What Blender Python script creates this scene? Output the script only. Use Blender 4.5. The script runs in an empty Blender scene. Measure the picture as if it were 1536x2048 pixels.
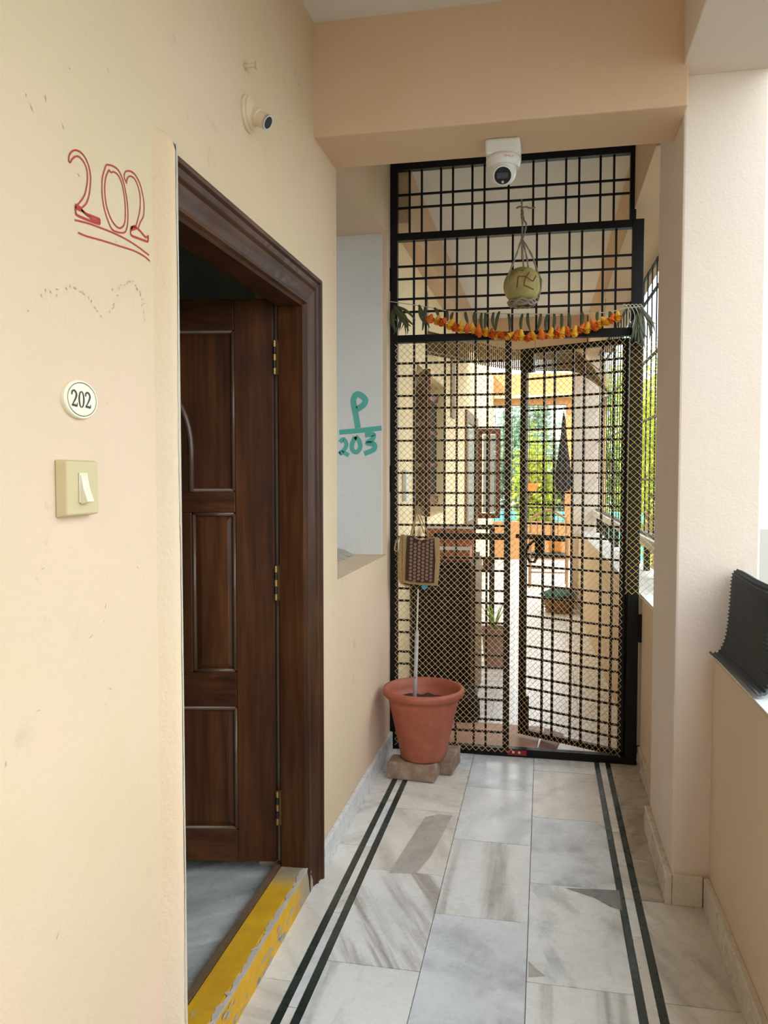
import bpy, bmesh, math, random
from mathutils import Vector, Matrix
random.seed(7)
C = bpy.context.scene.collection
scene = bpy.context.scene
# ------------------------------------------------------------------ camera
F, CX, CY, VX, VY, H = 1595., 768., 1024., 1088., 950., 1.45
zc = Vector((0, 1, (CY-VY)/F)).normalized()
yc = Vector((VX-CX, CY-VY, -F)).normalized()
xc = yc.cross(zc)
ROT = Matrix((xc, yc, zc))            # camera -> world
cd = bpy.data.cameras.new('camera'); cam = bpy.data.objects.new('camera', cd); C.objects.link(cam)
cam.matrix_world = Matrix.Translation((0, 0, H)) @ ROT.to_4x4()
cd.sensor_fit = 'VERTICAL'; cd.sensor_height = 32.0; cd.lens = F/2048.*32.0
cd.clip_start = .02; cd.clip_end = 200
scene.camera = cam
def P(u, v, x=None, y=None, z=None):
    """a point of the place measured on a known plane (wall x, gate y or floor z)"""
    d = ROT @ Vector(((u-CX)/F, -(v-CY)/F, -1.))
    t = x/d.x if x is not None else (y/d.y if y is not None else (z-H)/d.z)
    return Vector((0, 0, H)) + d*t
# ------------------------------------------------------------------ light
w = bpy.data.worlds.new('sky'); scene.world = w; w.use_nodes = True
bg = w.node_tree.nodes['Background']; bg.inputs[0].default_value = (.87, .945, 1., 1); bg.inputs[1].default_value = 1.0
sd = bpy.data.lights.new('sun', 'SUN'); sd.energy = 3.5; sd.angle = math.radians(4); sd.color = (1, .93, .78)
sun = bpy.data.objects.new('sun', sd); C.objects.link(sun)
sun.rotation_euler = Vector((.62, .35, -.8)).to_track_quat('-Z', 'Y').to_euler()
vs = scene.view_settings
vs.view_transform = 'Standard'; vs.look = 'None'; vs.gamma = 1; vs.use_curve_mapping = False
vs.exposure = 2.08
scene.cycles.max_bounces = 10; scene.cycles.diffuse_bounces = 7
# ------------------------------------------------------------------ materials
def newmat(name, col, rough=.6, metal=0, coat=0, spec=.5):
    m = bpy.data.materials.new(name); m.use_nodes = True
    b = m.node_tree.nodes['Principled BSDF']
    b.inputs['Base Color'].default_value = (*col, 1); b.inputs['Roughness'].default_value = rough
    b.inputs['Metallic'].default_value = metal; b.inputs['Coat Weight'].default_value = coat
    b.inputs['Specular IOR Level'].default_value = spec
    return m
class NT:
    def __init__(s, m): s.t = m.node_tree; s.b = s.t.nodes['Principled BSDF']
    def n(s, typ, **k):
        o = s.t.nodes.new(typ)
        for a, v in k.items(): setattr(o, a, v)
        return o
    def l(s, a, b): s.t.links.new(a, b)
    def pos(s, scale=(1, 1, 1), rot=(0, 0, 0), obj=False, loc=(0, 0, 0)):
        mp = s.n('ShaderNodeMapping'); mp.inputs['Scale'].default_value = scale; mp.inputs['Rotation'].default_value = rot
        mp.inputs['Location'].default_value = loc
        src = s.n('ShaderNodeTexCoord').outputs['Object'] if obj else s.n('ShaderNodeNewGeometry').outputs['Position']
        s.l(src, mp.inputs['Vector']); return mp
    def noise(s, vec, scale, detail=4, rough=.55, dist=0):
        o = s.n('ShaderNodeTexNoise'); o.inputs['Scale'].default_value = scale; o.inputs['Detail'].default_value = detail
        o.inputs['Roughness'].default_value = rough; o.inputs['Distortion'].default_value = dist
        s.l(vec, o.inputs['Vector']); return o.outputs['Fac']
    def ramp(s, fac, stops):
        r = s.n('ShaderNodeValToRGB'); e = r.color_ramp.elements
        while len(e) < len(stops): e.new(.5)
        for i, (p, c) in enumerate(stops):
            e[i].position = p; e[i].color = (*c, 1) if len(c) == 3 else c
        s.l(fac, r.inputs['Fac']); return r.outputs['Color']
    def mix(s, fac, a, b, mode='MIX'):
        m = s.n('ShaderNodeMix', data_type='RGBA', blend_type=mode)
        for sock, v in ((m.inputs[0], fac), (m.inputs[6], a), (m.inputs[7], b)):
            if isinstance(v, (int, float)): sock.default_value = v
            elif isinstance(v, tuple): sock.default_value = (*v, 1)
            else: s.l(v, sock)
        return m.outputs[2]
    def bump(s, h, strength=.3, dist=.01):
        b = s.n('ShaderNodeBump'); b.inputs['Strength'].default_value = strength; b.inputs['Distance'].default_value = dist
        s.l(h, b.inputs['Height']); s.l(b.outputs['Normal'], s.b.inputs['Normal'])
    def col(s, c): s.l(c, s.b.inputs['Base Color'])
W3 = lambda k: (k, k, k)
def plaster(name, c1, c2, dirt=(.30, .25, .2), dirt_amt=.35, bump=.12, rough=.8):
    m = newmat(name, c1, rough, spec=.25); t = NT(m)
    p = t.pos().outputs[0]
    a = t.mix(t.ramp(t.noise(p, 1.6, 3), [(.38, W3(0)), (.66, W3(1))]), c1, c2)
    d = t.ramp(t.noise(p, 9, 7, .68), [(.60, W3(0)), (.74, W3(dirt_amt))])
    d2 = t.ramp(t.noise(t.pos(loc=(3, 7, 1)).outputs[0], 2.1, 2), [(.48, W3(0)), (.62, W3(1))])
    dd = t.mix(1., d, d2, 'MULTIPLY')
    t.col(t.mix(dd, a, dirt))
    hb = t.mix(.45, t.noise(p, 22, 5, .6), t.noise(p, 110, 3))
    t.bump(hb, bump, .012)
    return m
def wood(name, dark, light, rough=.33, scale=(60, 60, 3.2), obj=False, rot=(0, 0, 0), spec=.3):
    m = newmat(name, light, rough, coat=.04, spec=spec); t = NT(m)
    p = t.pos(scale, rot, obj).outputs[0]
    n1 = t.noise(p, .5, 6, .65, .6); n2 = t.noise(t.pos((1, 1, .5), rot, obj).outputs[0], 5, 3)
    c = t.mix(t.ramp(n1, [(.3, W3(0)), (.7, W3(1))]), dark, light)
    t.col(t.mix(t.ramp(n2, [(.35, W3(.55)), (.65, W3(0))]), c, dark))
    t.bump(n1, .08, .004); return m
def marble(name, base, vein, amt=.7, sx=2., sy=9., thr=(.46, .66), tint=None, dirt=.25, rough=.22, ang=None):
    m = newmat(name, base, rough); t = NT(m)
    oi = t.n('ShaderNodeObjectInfo')
    mul = t.n('ShaderNodeMath', operation='MULTIPLY'); mul.inputs[1].default_value = 37.; t.l(oi.outputs['Random'], mul.inputs[0])
    rx = t.n('ShaderNodeMath', operation='MULTIPLY'); rx.inputs[1].default_value = 2.6; t.l(oi.outputs['Random'], rx.inputs[0])
    cb = t.n('ShaderNodeCombineXYZ'); t.l(rx.outputs[0], cb.inputs[2])
    cl = t.n('ShaderNodeCombineXYZ'); t.l(mul.outputs[0], cl.inputs[0]); t.l(mul.outputs[0], cl.inputs[2])
    rot = t.n('ShaderNodeVectorRotate', rotation_type='Z_AXIS'); g = t.n('ShaderNodeNewGeometry')
    t.l(g.outputs['Position'], rot.inputs['Vector']); t.l(rx.outputs[0], rot.inputs['Angle']) if ang is None else setattr(rot.inputs['Angle'], 'default_value', ang)
    mp = t.n('ShaderNodeMapping'); mp.inputs['Scale'].default_value = (sx, sy, 1)
    t.l(rot.outputs[0], mp.inputs['Vector']); t.l(cl.outputs[0], mp.inputs['Location'])
    n1 = t.noise(mp.outputs[0], 1.0, 8, .62, .35)
    c = t.mix(t.ramp(n1, [(thr[0], W3(0)), (thr[1], W3(amt))]), base, vein)
    mp2 = t.n('ShaderNodeMapping'); mp2.inputs['Scale'].default_value = (3, 3, 3)
    t.l(g.outputs['Position'], mp2.inputs['Vector']); t.l(cl.outputs[0], mp2.inputs['Location'])
    n2 = t.noise(mp2.outputs[0], 1.2, 6, .6)
    c = t.mix(t.ramp(n2, [(.45, W3(0)), (.75, W3(.5))]), c, tint or tuple(k*.72 for k in base))
    n3 = t.noise(t.pos().outputs[0], 14, 8, .7)
    c = t.mix(t.ramp(n3, [(.58, W3(0)), (.7, W3(dirt))]), c, (.28, .26, .23))
    t.col(c)
    t.l(t.ramp(n3, [(.3, W3(rough*.8)), (.75, W3(rough*2))]), t.b.inputs['Roughness'])
    return m
M = {}
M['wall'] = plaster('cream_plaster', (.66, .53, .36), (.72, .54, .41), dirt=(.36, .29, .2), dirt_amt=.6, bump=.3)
M['wall_far'] = plaster('cream_plaster_lit_copy', (.86, .70, .43), (.84, .66, .40), dirt_amt=.1)  # lighter cream copy: strong light beyond the gate put into the colour
M['beam'] = plaster('peach_plaster_beam', (.68, .48, .315), (.70, .51, .35), dirt_amt=.2, bump=.35)
M['pillar'] = plaster('pale_peach_plaster', (.75, .66, .58), (.75, .63, .54), dirt_amt=.25, bump=.2)
M['parapet'] = plaster('peach_plaster_parapet', (.71, .54, .39), (.72, .56, .42), dirt_amt=.25)
M['orange'] = plaster('peach_plaster_warm_bounce', (.50, .25, .10), (.54, .28, .12), dirt_amt=.1)  # orange tone stands for warm bounce light on the end wall
M['ceiling'] = plaster('white_ceiling', (.74, .71, .66), (.70, .68, .64), dirt_amt=.1)
M['white_pl'] = plaster('white_plaster', (.72, .72, .71), (.66, .67, .67), dirt=(.2, .18, .16), dirt_amt=.7, bump=.35)
M['bare'] = plaster('bare_plaster_edge', (.72, .555, .38), (.70, .58, .44), dirt=(.45, .45, .41), dirt_amt=.9, bump=.4)
M['raw'] = plaster('raw_plaster', (.50, .49, .43), (.58, .50, .38), dirt=(.3, .28, .24), dirt_amt=.9, bump=.4)
M['grey_room'] = plaster('grey_green_room_wall', (.40, .42, .37), (.37, .39, .35), dirt_amt=.1)
M['wood'] = wood('dark_teak', (.032, .010, .004), (.16, .052, .014), rough=.42)
M['wood_h'] = wood('dark_teak_rail', (.030, .009, .004), (.14, .046, .013), rough=.42, scale=(3.2, 60, 60))
M['wood_frame'] = wood('dark_teak_frame', (.028, .011, .005), (.115, .046, .019), rough=.5, spec=.15)
M['wood_hdr'] = wood('dark_teak_header', (.028, .011, .005), (.115, .046, .019), rough=.5, spec=.15, scale=(60, 3.2, 60))
M['wood_edge'] = newmat('worn_wood_moulding', (.105, .055, .032), .35, coat=.2)
M['wood_red'] = wood('red_brown_wood', (.06, .012, .006), (.17, .035, .012))
M['wood_cab'] = wood('black_brown_laminate', (.004, .0025, .002), (.012, .007, .005), rough=.6, spec=.2)
M['wood_side'] = wood('grey_brown_board', (.12, .075, .04), (.22, .14, .08), rough=.6)
M['brass'] = newmat('old_brass', (.38, .24, .08), .45, metal=.8)
MV = [marble('marble_plain', (.80, .83, .85), (.50, .52, .52), .7),
      marble('marble_streaked', (.80, .82, .82), (.30, .28, .27), .9, 1.2, 16, (.46, .62)),
      marble('marble_green_vein', (.80, .83, .84), (.30, .34, .33), .9, 3, 7, (.52, .68)),
      marble('marble_cream', (.79, .77, .72), (.47, .43, .37), .7, 1.6, 10),
      marble('marble_mottled', (.74, .79, .84), (.40, .43, .46), .85, 5, 6, (.48, .66)),
      marble('marble_brown', (.56, .50, .43), (.30, .24, .18), .85, 2, 11),
      marble('marble_lengthwise', (.80, .82, .82), (.36, .36, .33), .85, 11, .9, (.50, .66), ang=0),
      marble('marble_diagonal', (.80, .81, .81), (.33, .30, .28), .9, 15, 1.1, (.48, .62), ang=-.5),
      marble('marble_diagonal_brown', (.70, .67, .62), (.36, .30, .24), .8, 9, 1.0, (.46, .64), ang=-.35)]
M['marble_far'] = marble('marble_lit_copy', (.88, .88, .87), (.66, .66, .65), .5, dirt=.08)  # whitened marble: daylight glare beyond the gate put into the colour
M['marble_room'] = marble('marble_room', (.55, .58, .56), (.22, .26, .23), .8, 2, 8)
M['skirt'] = marble('marble_skirting', (.70, .72, .73), (.6, .61, .62), .5, 2, 2, dirt=.3)
M['skirt_w'] = marble('marble_skirting_warm', (.68, .62, .53), (.56, .50, .42), .5, 2, 2, dirt=.35)
M['grout'] = newmat('dark_grout', (.26, .25, .23), .9)
M['inlay'] = marble('dark_green_inlay', (.018, .03, .027), (.10, .13, .12), .35, 6, 6, dirt=.1)
def yellow():
    m = newmat('yellow_paint', (.72, .42, .015), .6); t = NT(m); p = t.pos().outputs[0]
    c = t.mix(t.ramp(t.noise(p, 7, 5, .6), [(.35, W3(0)), (.7, W3(1))]), (.74, .43, .012), (.56, .29, .012))
    g = t.n('ShaderNodeSeparateXYZ'); t.l(p, g.inputs[0])
    # the far end near the frame has lost its paint
    mr = t.n('ShaderNodeMapRange'); mr.inputs[1].default_value = 2.44; mr.inputs[2].default_value = 2.54; t.l(g.outputs[1], mr.inputs[0])
    ad = t.n('ShaderNodeMath', operation='MULTIPLY'); t.l(mr.outputs[0], ad.inputs[0])
    t.l(t.ramp(t.noise(p, 14, 5), [(.3, W3(.4)), (.5, W3(1))]), ad.inputs[1])
    c = t.mix(ad.outputs[0], c, (.36, .29, .2))
    c = t.mix(t.ramp(t.noise(t.pos((1, .6, 1)).outputs[0], 24, 8, .75), [(.62, W3(0)), (.66, W3(.85))]), c, (.42, .36, .27))
    t.col(c); t.bump(t.noise(p, 40, 5), .3, .006); return m
M['yellow'] = yellow()
M['chip'] = newmat('bare_cement', (.40, .36, .30), .9)
M['black'] = newmat('black_enamel', (.004, .004, .005), .42, spec=.25)
M['net'] = newmat('tan_nylon_net', (.74, .54, .27), .5)
M['net2'] = newmat('yellow_net_cord', (.62, .42, .10), .5)
def terracotta(name, col):
    m = newmat(name, col, .5); t = NT(m); p = t.pos().outputs[0]
    c = t.mix(t.ramp(t.noise(p, 9, 6, .65), [(.4, W3(0)), (.75, W3(.5))]), col, tuple(min(1, k*1.5+.06) for k in col))
    t.col(c); return m
M['terra'] = terracotta('terracotta_plastic', (.36, .095, .05))
M['terra_d'] = terracotta('mauve_pot', (.25, .13, .11))
def brickm():
    m = newmat('old_brick', (.27, .2, .15), .9); t = NT(m); p = t.pos().outputs[0]
    c = t.ramp(t.noise(p, 16, 7, .65), [(.3, (.20, .12, .085)), (.5, (.32, .22, .16)), (.72, (.45, .39, .33))])
    t.col(c); t.bump(t.noise(p, 60, 6), .6, .006); return m
M['brick'] = brickm()
M['soil'] = newmat('dry_soil', (.06, .022, .012), 1)
M['pipe'] = newmat('grey_pvc', (.42, .42, .40), .5)
M['white_p'] = newmat('white_plastic', (.72, .71, .68), .35)
M['lens'] = newmat('black_glass', (.006, .008, .009), .08)
M['lens2'] = newmat('dark_lens_window', (.025, .033, .036), .15)
M['led'] = newmat('pale_led', (.7, .68, .66), .4)
M['red_pr'] = newmat('red_print', (.5, .05, .05), .6)
M['red_mk'] = newmat('red_marker', (.42, .035, .025), .7)
M['red_old'] = newmat('faded_red_paint', (.24, .045, .02), .8)
M['teal_mk'] = newmat('teal_paint', (.10, .43, .38), .7)
M['yel_mk'] = newmat('yellow_chalk', (.75, .48, .08), .8)
M['scuff'] = newmat('grey_scuff', (.44, .37, .27), .95)
M['cream_pl'] = newmat('cream_enamel', (.83, .78, .60), .25)
M['ink'] = newmat('black_print', (.01, .01, .01), .5)
M['sw_box'] = plaster('yellowed_switch_box', (.55, .45, .24), (.60, .50, .30), dirt_amt=.4, bump=.05, rough=.5)
M['sw_rock'] = newmat('ivory_rocker', (.72, .66, .52), .35)
M['gourd'] = None
def gourd():
    m = newmat('dried_gourd', (.36, .30, .10), .55); t = NT(m); p = t.pos(obj=True).outputs[0]
    t.col(t.ramp(t.noise(p, 14, 5, .6), [(.3, (.24, .22, .075)), (.55, (.40, .34, .115)), (.8, (.50, .44, .17))])); t.bump(t.noise(p, 50, 3), .2, .004); return m
M['gourd'] = gourd()
M['rope'] = newmat('grey_jute_rope', (.30, .25, .20), .95)
M['twine'] = newmat('pale_twine', (.55, .52, .46), .9)
M['mari_o'] = newmat('orange_marigold', (.72, .15, .012), .8)
M['mari_y'] = newmat('yellow_marigold', (.80, .42, .03), .8)
M['dleaf'] = newmat('dried_mango_leaf', (.075, .085, .035), .6)
M['dleaf2'] = newmat('grey_green_leaf', (.15, .18, .12), .6)
def jute():
    m = newmat('jute_cloth', (.42, .28, .13), .95); t = NT(m); p = t.pos((1, 1, 1)).outputs[0]
    t.col(t.mix(t.ramp(t.noise(p, 220, 2), [(.35, W3(0)), (.65, W3(1))]), (.30, .19, .085), (.50, .34, .16))); return m
M['jute'] = jute()
M['brown_cl'] = newmat('dark_brown_cloth', (.045, .018, .010), .9)
M['dot'] = newmat('pinkish_brown_print', (.24, .145, .10), .9)
M['blue_cl'] = newmat('blue_plastic', (.08, .38, .55), .5)
M['rubber'] = newmat('grey_ribbed_rubber', (.075, .085, .095), .8)
M['rust'] = newmat('rusty_red', (.30, .02, .02), .7)
M['rug'] = terracotta('pinkish_coir', (.45, .24, .17))
M['rug2'] = terracotta('dark_red_rug', (.22, .08, .07))
M['cane'] = newmat('cane', (.30, .15, .06), .6)
M['seat'] = newmat('black_seat_mesh', (.02, .018, .016), .7)
M['orange_c'] = newmat('orange_cushion', (.70, .25, .04), .9)
M['teal_cl'] = newmat('dark_teal_cloth', (.02, .11, .11), .8)
M['basket'] = newmat('brown_wicker', (.20, .10, .04), .8)
M['navy'] = newmat('navy_umbrella_cloth', (.012, .012, .028), .7)
M['reed'] = newmat('brown_reed', (.16, .105, .045), .8)
M['turq'] = newmat('turquoise_paint', (.10, .62, .62), .7)
M['glassy'] = newmat('frosted_pane', (.42, .46, .42), .25)
M['ground'] = newmat('dark_yard_ground', (.07, .068, .06), 1)  # ground colour darkened to weaken bounce light on the upper walls
M['bark'] = newmat('bark', (.14, .09, .05), .9)
M['steel'] = newmat('dull_steel', (.5, .5, .5), .4, metal=.8)
def leafm(name, c1, c2):
    m = newmat(name, c1, .5); t = NT(m); p = t.pos().outputs[0]
    t.col(t.mix(t.ramp(t.noise(p, 1.7, 3), [(.38, W3(0)), (.6, W3(1))]), c1, c2))
    tr = t.n('ShaderNodeBsdfTranslucent'); tr.inputs[0].default_value = (*[min(1, k*1.6) for k in c2], 1)
    mx = t.n('ShaderNodeMixShader'); mx.inputs[0].default_value = .35
    t.l(t.b.outputs[0], mx.inputs[1]); t.l(tr.outputs[0], mx.inputs[2])
    t.l(mx.outputs[0], t.t.nodes['Material Output'].inputs[0]); return m
M['leaf_y'] = leafm('yellow_green_leaves', (.20, .30, .035), (.36, .40, .05))
M['leaf_g'] = leafm('mid_green_leaves', (.10, .20, .045), (.19, .32, .06))
M['leaf_b'] = leafm('haze_tinted_leaves', (.13, .24, .17), (.24, .36, .24))  # distance haze put into the leaf colour as a pale blue tint
# ------------------------------------------------------------------ mesh builder
class MB:
    def __init__(s): s.v = []; s.f = []; s.mi = []; s.cur = 0
    def _add(s, vs, fs):
        o = len(s.v); s.v += [tuple(p) for p in vs]; s.f += [tuple(i+o for i in f) for f in fs]; s.mi += [s.cur]*len(fs); return s
    def box(s, x0, x1, y0, y1, z0, z1):
        return s.hexa([(x0, y0, z0), (x1, y0, z0), (x1, y1, z0), (x0, y1, z0), (x0, y0, z1), (x1, y0, z1), (x1, y1, z1), (x0, y1, z1)])
    def hexa(s, p):
        return s._add(p, [(0, 3, 2, 1), (4, 5, 6, 7), (0, 1, 5, 4), (1, 2, 6, 5), (2, 3, 7, 6), (3, 0, 4, 7)])
    def bar(s, a, b, wd, dp, up=(0, 0, 1)):
        a = Vector(a); b = Vector(b); d = (b-a).normalized(); u = Vector(up)
        if abs(d.dot(u)) > .95: u = Vector((0, 1, 0))
        n = d.cross(u).normalized()*wd/2; m = n.cross(d).normalized()*dp/2
        return s.hexa([a-n-m, a+n-m, a+n+m, a-n+m, b-n-m, b+n-m, b+n+m, b-n+m])
    def tube(s, pts, r, n=8, cap=True):
        pts = [Vector(p) for p in pts]; rs = r if isinstance(r, (list, tuple)) else [r]*len(pts)
        o = len(s.v); prev = None; ring = []
        for i, p in enumerate(pts):
            d = (pts[min(i+1, len(pts)-1)]-pts[max(i-1, 0)]).normalized()
            if prev is None:
                u = Vector((0, 0, 1)) if abs(d.z) < .9 else Vector((1, 0, 0))
                a = d.cross(u).normalized()
            else:
                a = (prev - d*prev.dot(d)).normalized()
            prev = a; b = d.cross(a)
            for k in range(n):
                t = 2*math.pi*k/n; ring.append(p+(a*math.cos(t)+b*math.sin(t))*rs[i])
        fs = [(i*n+k, i*n+(k+1) % n, (i+1)*n+(k+1) % n, (i+1)*n+k) for i in range(len(pts)-1) for k in range(n)]
        if cap: fs += [tuple(range(n-1, -1, -1)), tuple((len(pts)-1)*n+k for k in range(n))]
        return s._add(ring, fs)
    def lathe(s, prof, c=(0, 0, 0), n=32, axis=None, sx=1, sy=1):
        R = Matrix.Identity(3) if axis is None else Vector((0, 0, 1)).rotation_difference(Vector(axis)).to_matrix()
        vs = []; c = Vector(c)
        for r, z in prof:
            for k in range(n):
                t = 2*math.pi*k/n; vs.append(c+R @ Vector((r*math.cos(t)*sx, r*math.sin(t)*sy, z)))
        fs = [(i*n+k, i*n+(k+1) % n, (i+1)*n+(k+1) % n, (i+1)*n+k) for i in range(len(prof)-1) for k in range(n)]
        if prof[0][0] > 1e-6: fs.append(tuple(range(n-1, -1, -1)))
        if prof[-1][0] > 1e-6: fs.append(tuple((len(prof)-1)*n+k for k in range(n)))
        return s._add(vs, fs)
    def prism(s, poly, vec):
        n = len(poly); vec = Vector(vec); a = [Vector(p) for p in poly]
        return s._add(a+[p+vec for p in a], [tuple(range(n-1, -1, -1)), tuple(range(n, 2*n))]+[(i, (i+1) % n, n+(i+1) % n, n+i) for i in range(n)])
    def ribbon(s, pts, wd, nrm, th=.0012):
        """flat painted stroke lying on a surface with normal nrm"""
        pts = [Vector(p) for p in pts]; nrm = Vector(nrm).normalized(); ws = wd if isinstance(wd, (list, tuple)) else [wd]*len(pts)
        L = []; Rr = []
        for i, p in enumerate(pts):
            d = (pts[min(i+1, len(pts)-1)]-pts[max(i-1, 0)]).normalized(); n = nrm.cross(d).normalized()
            L.append(p+n*ws[i]/2+nrm*th); Rr.append(p-n*ws[i]/2+nrm*th)
        k = len(pts)
        return s._add(L+Rr, [(i, i+1, k+i+1, k+i) for i in range(k-1)])
    def build(s, name, mat, parent=None, bevel=0, smooth=False, sub=0):
        me = bpy.data.meshes.new(name); me.from_pydata(s.v, [], s.f)
        for m in (mat if isinstance(mat, list) else [mat]): me.materials.append(M[m] if isinstance(m, str) else m)
        if isinstance(mat, list): me.polygons.foreach_set('material_index', s.mi)
        bm = bmesh.new(); bm.from_mesh(me); bmesh.ops.recalc_face_normals(bm, faces=bm.faces); bm.to_mesh(me); bm.free()
        if smooth: me.polygons.foreach_set('use_smooth', [True]*len(me.polygons))
        o = bpy.data.objects.new(name, me); C.objects.link(o)
        if parent is not None: put(o, parent)
        if bevel:
            b = o.modifiers.new('bevel', 'BEVEL'); b.width = bevel; b.segments = 2; b.limit_method = 'ANGLE'
        if sub:
            b = o.modifiers.new('sub', 'SUBSURF'); b.levels = sub; b.render_levels = sub
        return o
def put(o, parent):
    o.parent = parent
    q = parent; m = Matrix.Identity(4)
    while q is not None: m = q.matrix_basis.copy() @ m; q = q.parent   # all matrix_parent_inverse are identity
    o.matrix_basis = m.inverted() @ o.matrix_basis
def empty(name, loc=(0, 0, 0)):
    o = bpy.data.objects.new(name, None); C.objects.link(o); o.location = loc; o.empty_display_size = .05; return o
def tag(o, label, cat, group=None, kind=None):
    o['label'] = label; o['category'] = cat
    if group: o['group'] = group
    if kind: o['kind'] = kind
    return o
def smoothpts(pts, k=6):
    """Catmull-Rom through the points"""
    pts = [Vector(p) for p in pts]; out = []
    for i in range(len(pts)-1):
        p0 = pts[max(i-1, 0)]; p1 = pts[i]; p2 = pts[i+1]; p3 = pts[min(i+2, len(pts)-1)]
        for j in range(k):
            t = j/k
            out.append(.5*((2*p1)+(p2-p0)*t+(2*p0-5*p1+4*p2-p3)*t*t+(3*p1-p0-3*p2+p3)*t**3))
    out.append(pts[-1]); return out
XW, ZC, YG = -.79, 3.05, 4.12
Y0 = -3.2                                  # the corridor goes on behind the camera
# ================================================================== SETTING
# ---- left wall with doorway and recess
b = MB()
b.box(-.99, XW, Y0, 1.575, 0, ZC)                       # near wall
b.box(-.99, XW, 1.575, 2.66, 2.09, ZC)                  # over the door
b.box(-.99, XW, 2.66, 3.01, 0, ZC)                      # between door and recess
b.box(-1.22, XW, 3.01, 4.0, 0, 1.04)                    # under the recess
b.box(-1.22, XW, 3.01, 4.0, 2.665, ZC)                  # over the recess
b.box(-1.22, -.99, 2.93, 3.01, 0, ZC)
b.box(-1.22, XW, 4.0, 4.15, 0, 1.04); b.box(-1.22, XW, 4.01, 4.15, 1.04, 2.665); b.box(-1.22, XW, 4.0, 4.15, 2.665, ZC)
wl = tag(b.build('wall_left', 'wall'), 'cream plastered corridor wall with the apartment doorway', 'wall', kind='structure')
MB().box(-1.21, -.812, 3.995, 4.012, 1.041, 2.664).build('white_panel', 'white_pl', wl)
MB().box(-1.215, -1.20, 3.012, 3.995, 1.041, 2.664).build('recess_back', 'white_pl', wl)
# rough mortar left lying on the recess sill
b = MB(); n = 9
for i in range(n):
    y = 3.40+i*.066; hgt = .035+.02*random.random(); x1 = -.93-.03*random.random()
    b.hexa([(-1.2, y, 1.04), (x1, y, 1.04), (x1, y+.07, 1.04), (-1.2, y+.07, 1.04), (-1.2, y, 1.04+hgt*1.4), (x1-.05, y, 1.04+hgt*.5), (x1-.05, y+.07, 1.04+hgt*.5), (-1.2, y+.07, 1.04+hgt*1.4)])
b.build('mortar_crumbs', 'chip', wl, bevel=.008)
# swollen plaster edge beside the door
b = MB(); prof = [(XW-.01, 1.524), (XW+.001, 1.532), (-.778, 1.541), (-.762, 1.552), (-.755, 1.564), (-.757, 1.578), (-.775, 1.585), (-.82, 1.585)]
zs = [0+.04*i for i in range(54)]+[2.145, 2.16, 2.172]; rows = []
for i, z in enumerate(zs):
    k = 1 if z < 2.14 else (.85, .55, 0.05)[len(zs)-i-1 if False else i-54]
    j = (random.random()-.5)*.004
    rows.append([(XW-.01+(x-XW+.01)*k, y+(j if q > 2 else 0), z) for q, (x, y) in enumerate(prof)])
vv = [p for r in rows for p in r]; m = len(prof)
b._add(vv, [(i*m+q, i*m+q+1, (i+1)*m+q+1, (i+1)*m+q) for i in range(len(zs)-1) for q in range(m-1)])
b.build('plaster_edge', 'bare', wl, smooth=True)
b = MB(); A = []; z = .0
while z < 2.15:
    w1 = max(0, -.001+.009*abs(math.sin(z*5.1)*math.sin(z*2.3+1))+random.uniform(-.002, .002))
    A += [(-.7535-.0008, 1.570-w1*.7, z), (-.7535, 1.574, z), (-.7562, 1.5805, z), (-.774, 1.5875, z)]; z += .018
b._add(A, [(4*i+k, 4*i+k+1, 4*i+k+5, 4*i+k+4) for i in range(len(A)//4-1) for k in range(3)]); b.build('raw_edge', 'raw', wl)
# hand lettering on the wall
def px(pts, ox, oy, s, **k): return [P(ox+x*s, oy+y*s, **k) for x, y in pts]
R2 = [[(215, 335), (195, 300), (205, 220), (245, 165), (300, 150), (370, 180), (440, 265), (490, 390), (515, 530), (510, 680), (490, 820), (450, 930), (375, 1000)],
 [(215, 335), (250, 275), (310, 237), (370, 265), (430, 350), (465, 460), (468, 600), (450, 720), (420, 820), (350, 920), (290, 965)],
 [(290, 965), (300, 1060), (320, 1100), (500, 1180), (650, 1230)], [(650, 1230), (652, 1160)], [(652, 1160), (540, 1115), (450, 1080), (375, 1020), (290, 985)],
 [(375, 1020), (480, 1110), (560, 1170), (650, 1185)],
 [(735, 385), (755, 362), (840, 380), (920, 440), (980, 560), (1030, 760), (1060, 1000), (1060, 1200), (1040, 1310), (1005, 1355), (920, 1350), (830, 1305), (770, 1180), (720, 1020), (690, 850), (682, 680), (690, 540), (735, 385)],
 [(785, 435), (740, 540), (722, 700), (735, 880), (770, 1040), (830, 1180), (890, 1260), (945, 1290), (1000, 1250), (1022, 1150), (1022, 950), (1000, 760), (965, 610), (915, 510), (850, 465), (815, 475), (785, 435)],
 [(1048, 640), (1012, 560), (1010, 510), (1030, 462), (1090, 455), (1160, 500), (1230, 620), (1275, 780), (1298, 950), (1290, 1110), (1245, 1200), (1215, 1290)],
 [(1045, 610), (1060, 550), (1100, 530), (1160, 570), (1210, 680), (1240, 820), (1240, 1000), (1215, 1130), (1180, 1260)],
 [(1105, 1300), (1110, 1390), (1220, 1440), (1355, 1490)], [(1355, 1490), (1362, 1400)], [(1362, 1400), (1320, 1420), (1240, 1330), (1180, 1280), (1130, 1270), (1105, 1310)],
 [(285, 1172), (450, 1210), (650, 1280), (850, 1360), (1050, 1460), (1220, 1570), (1370, 1685)],
 [(335, 1355), (450, 1405), (700, 1475), (950, 1555), (1150, 1620), (1300, 1700), (1382, 1772)]]
b = MB()
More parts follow.
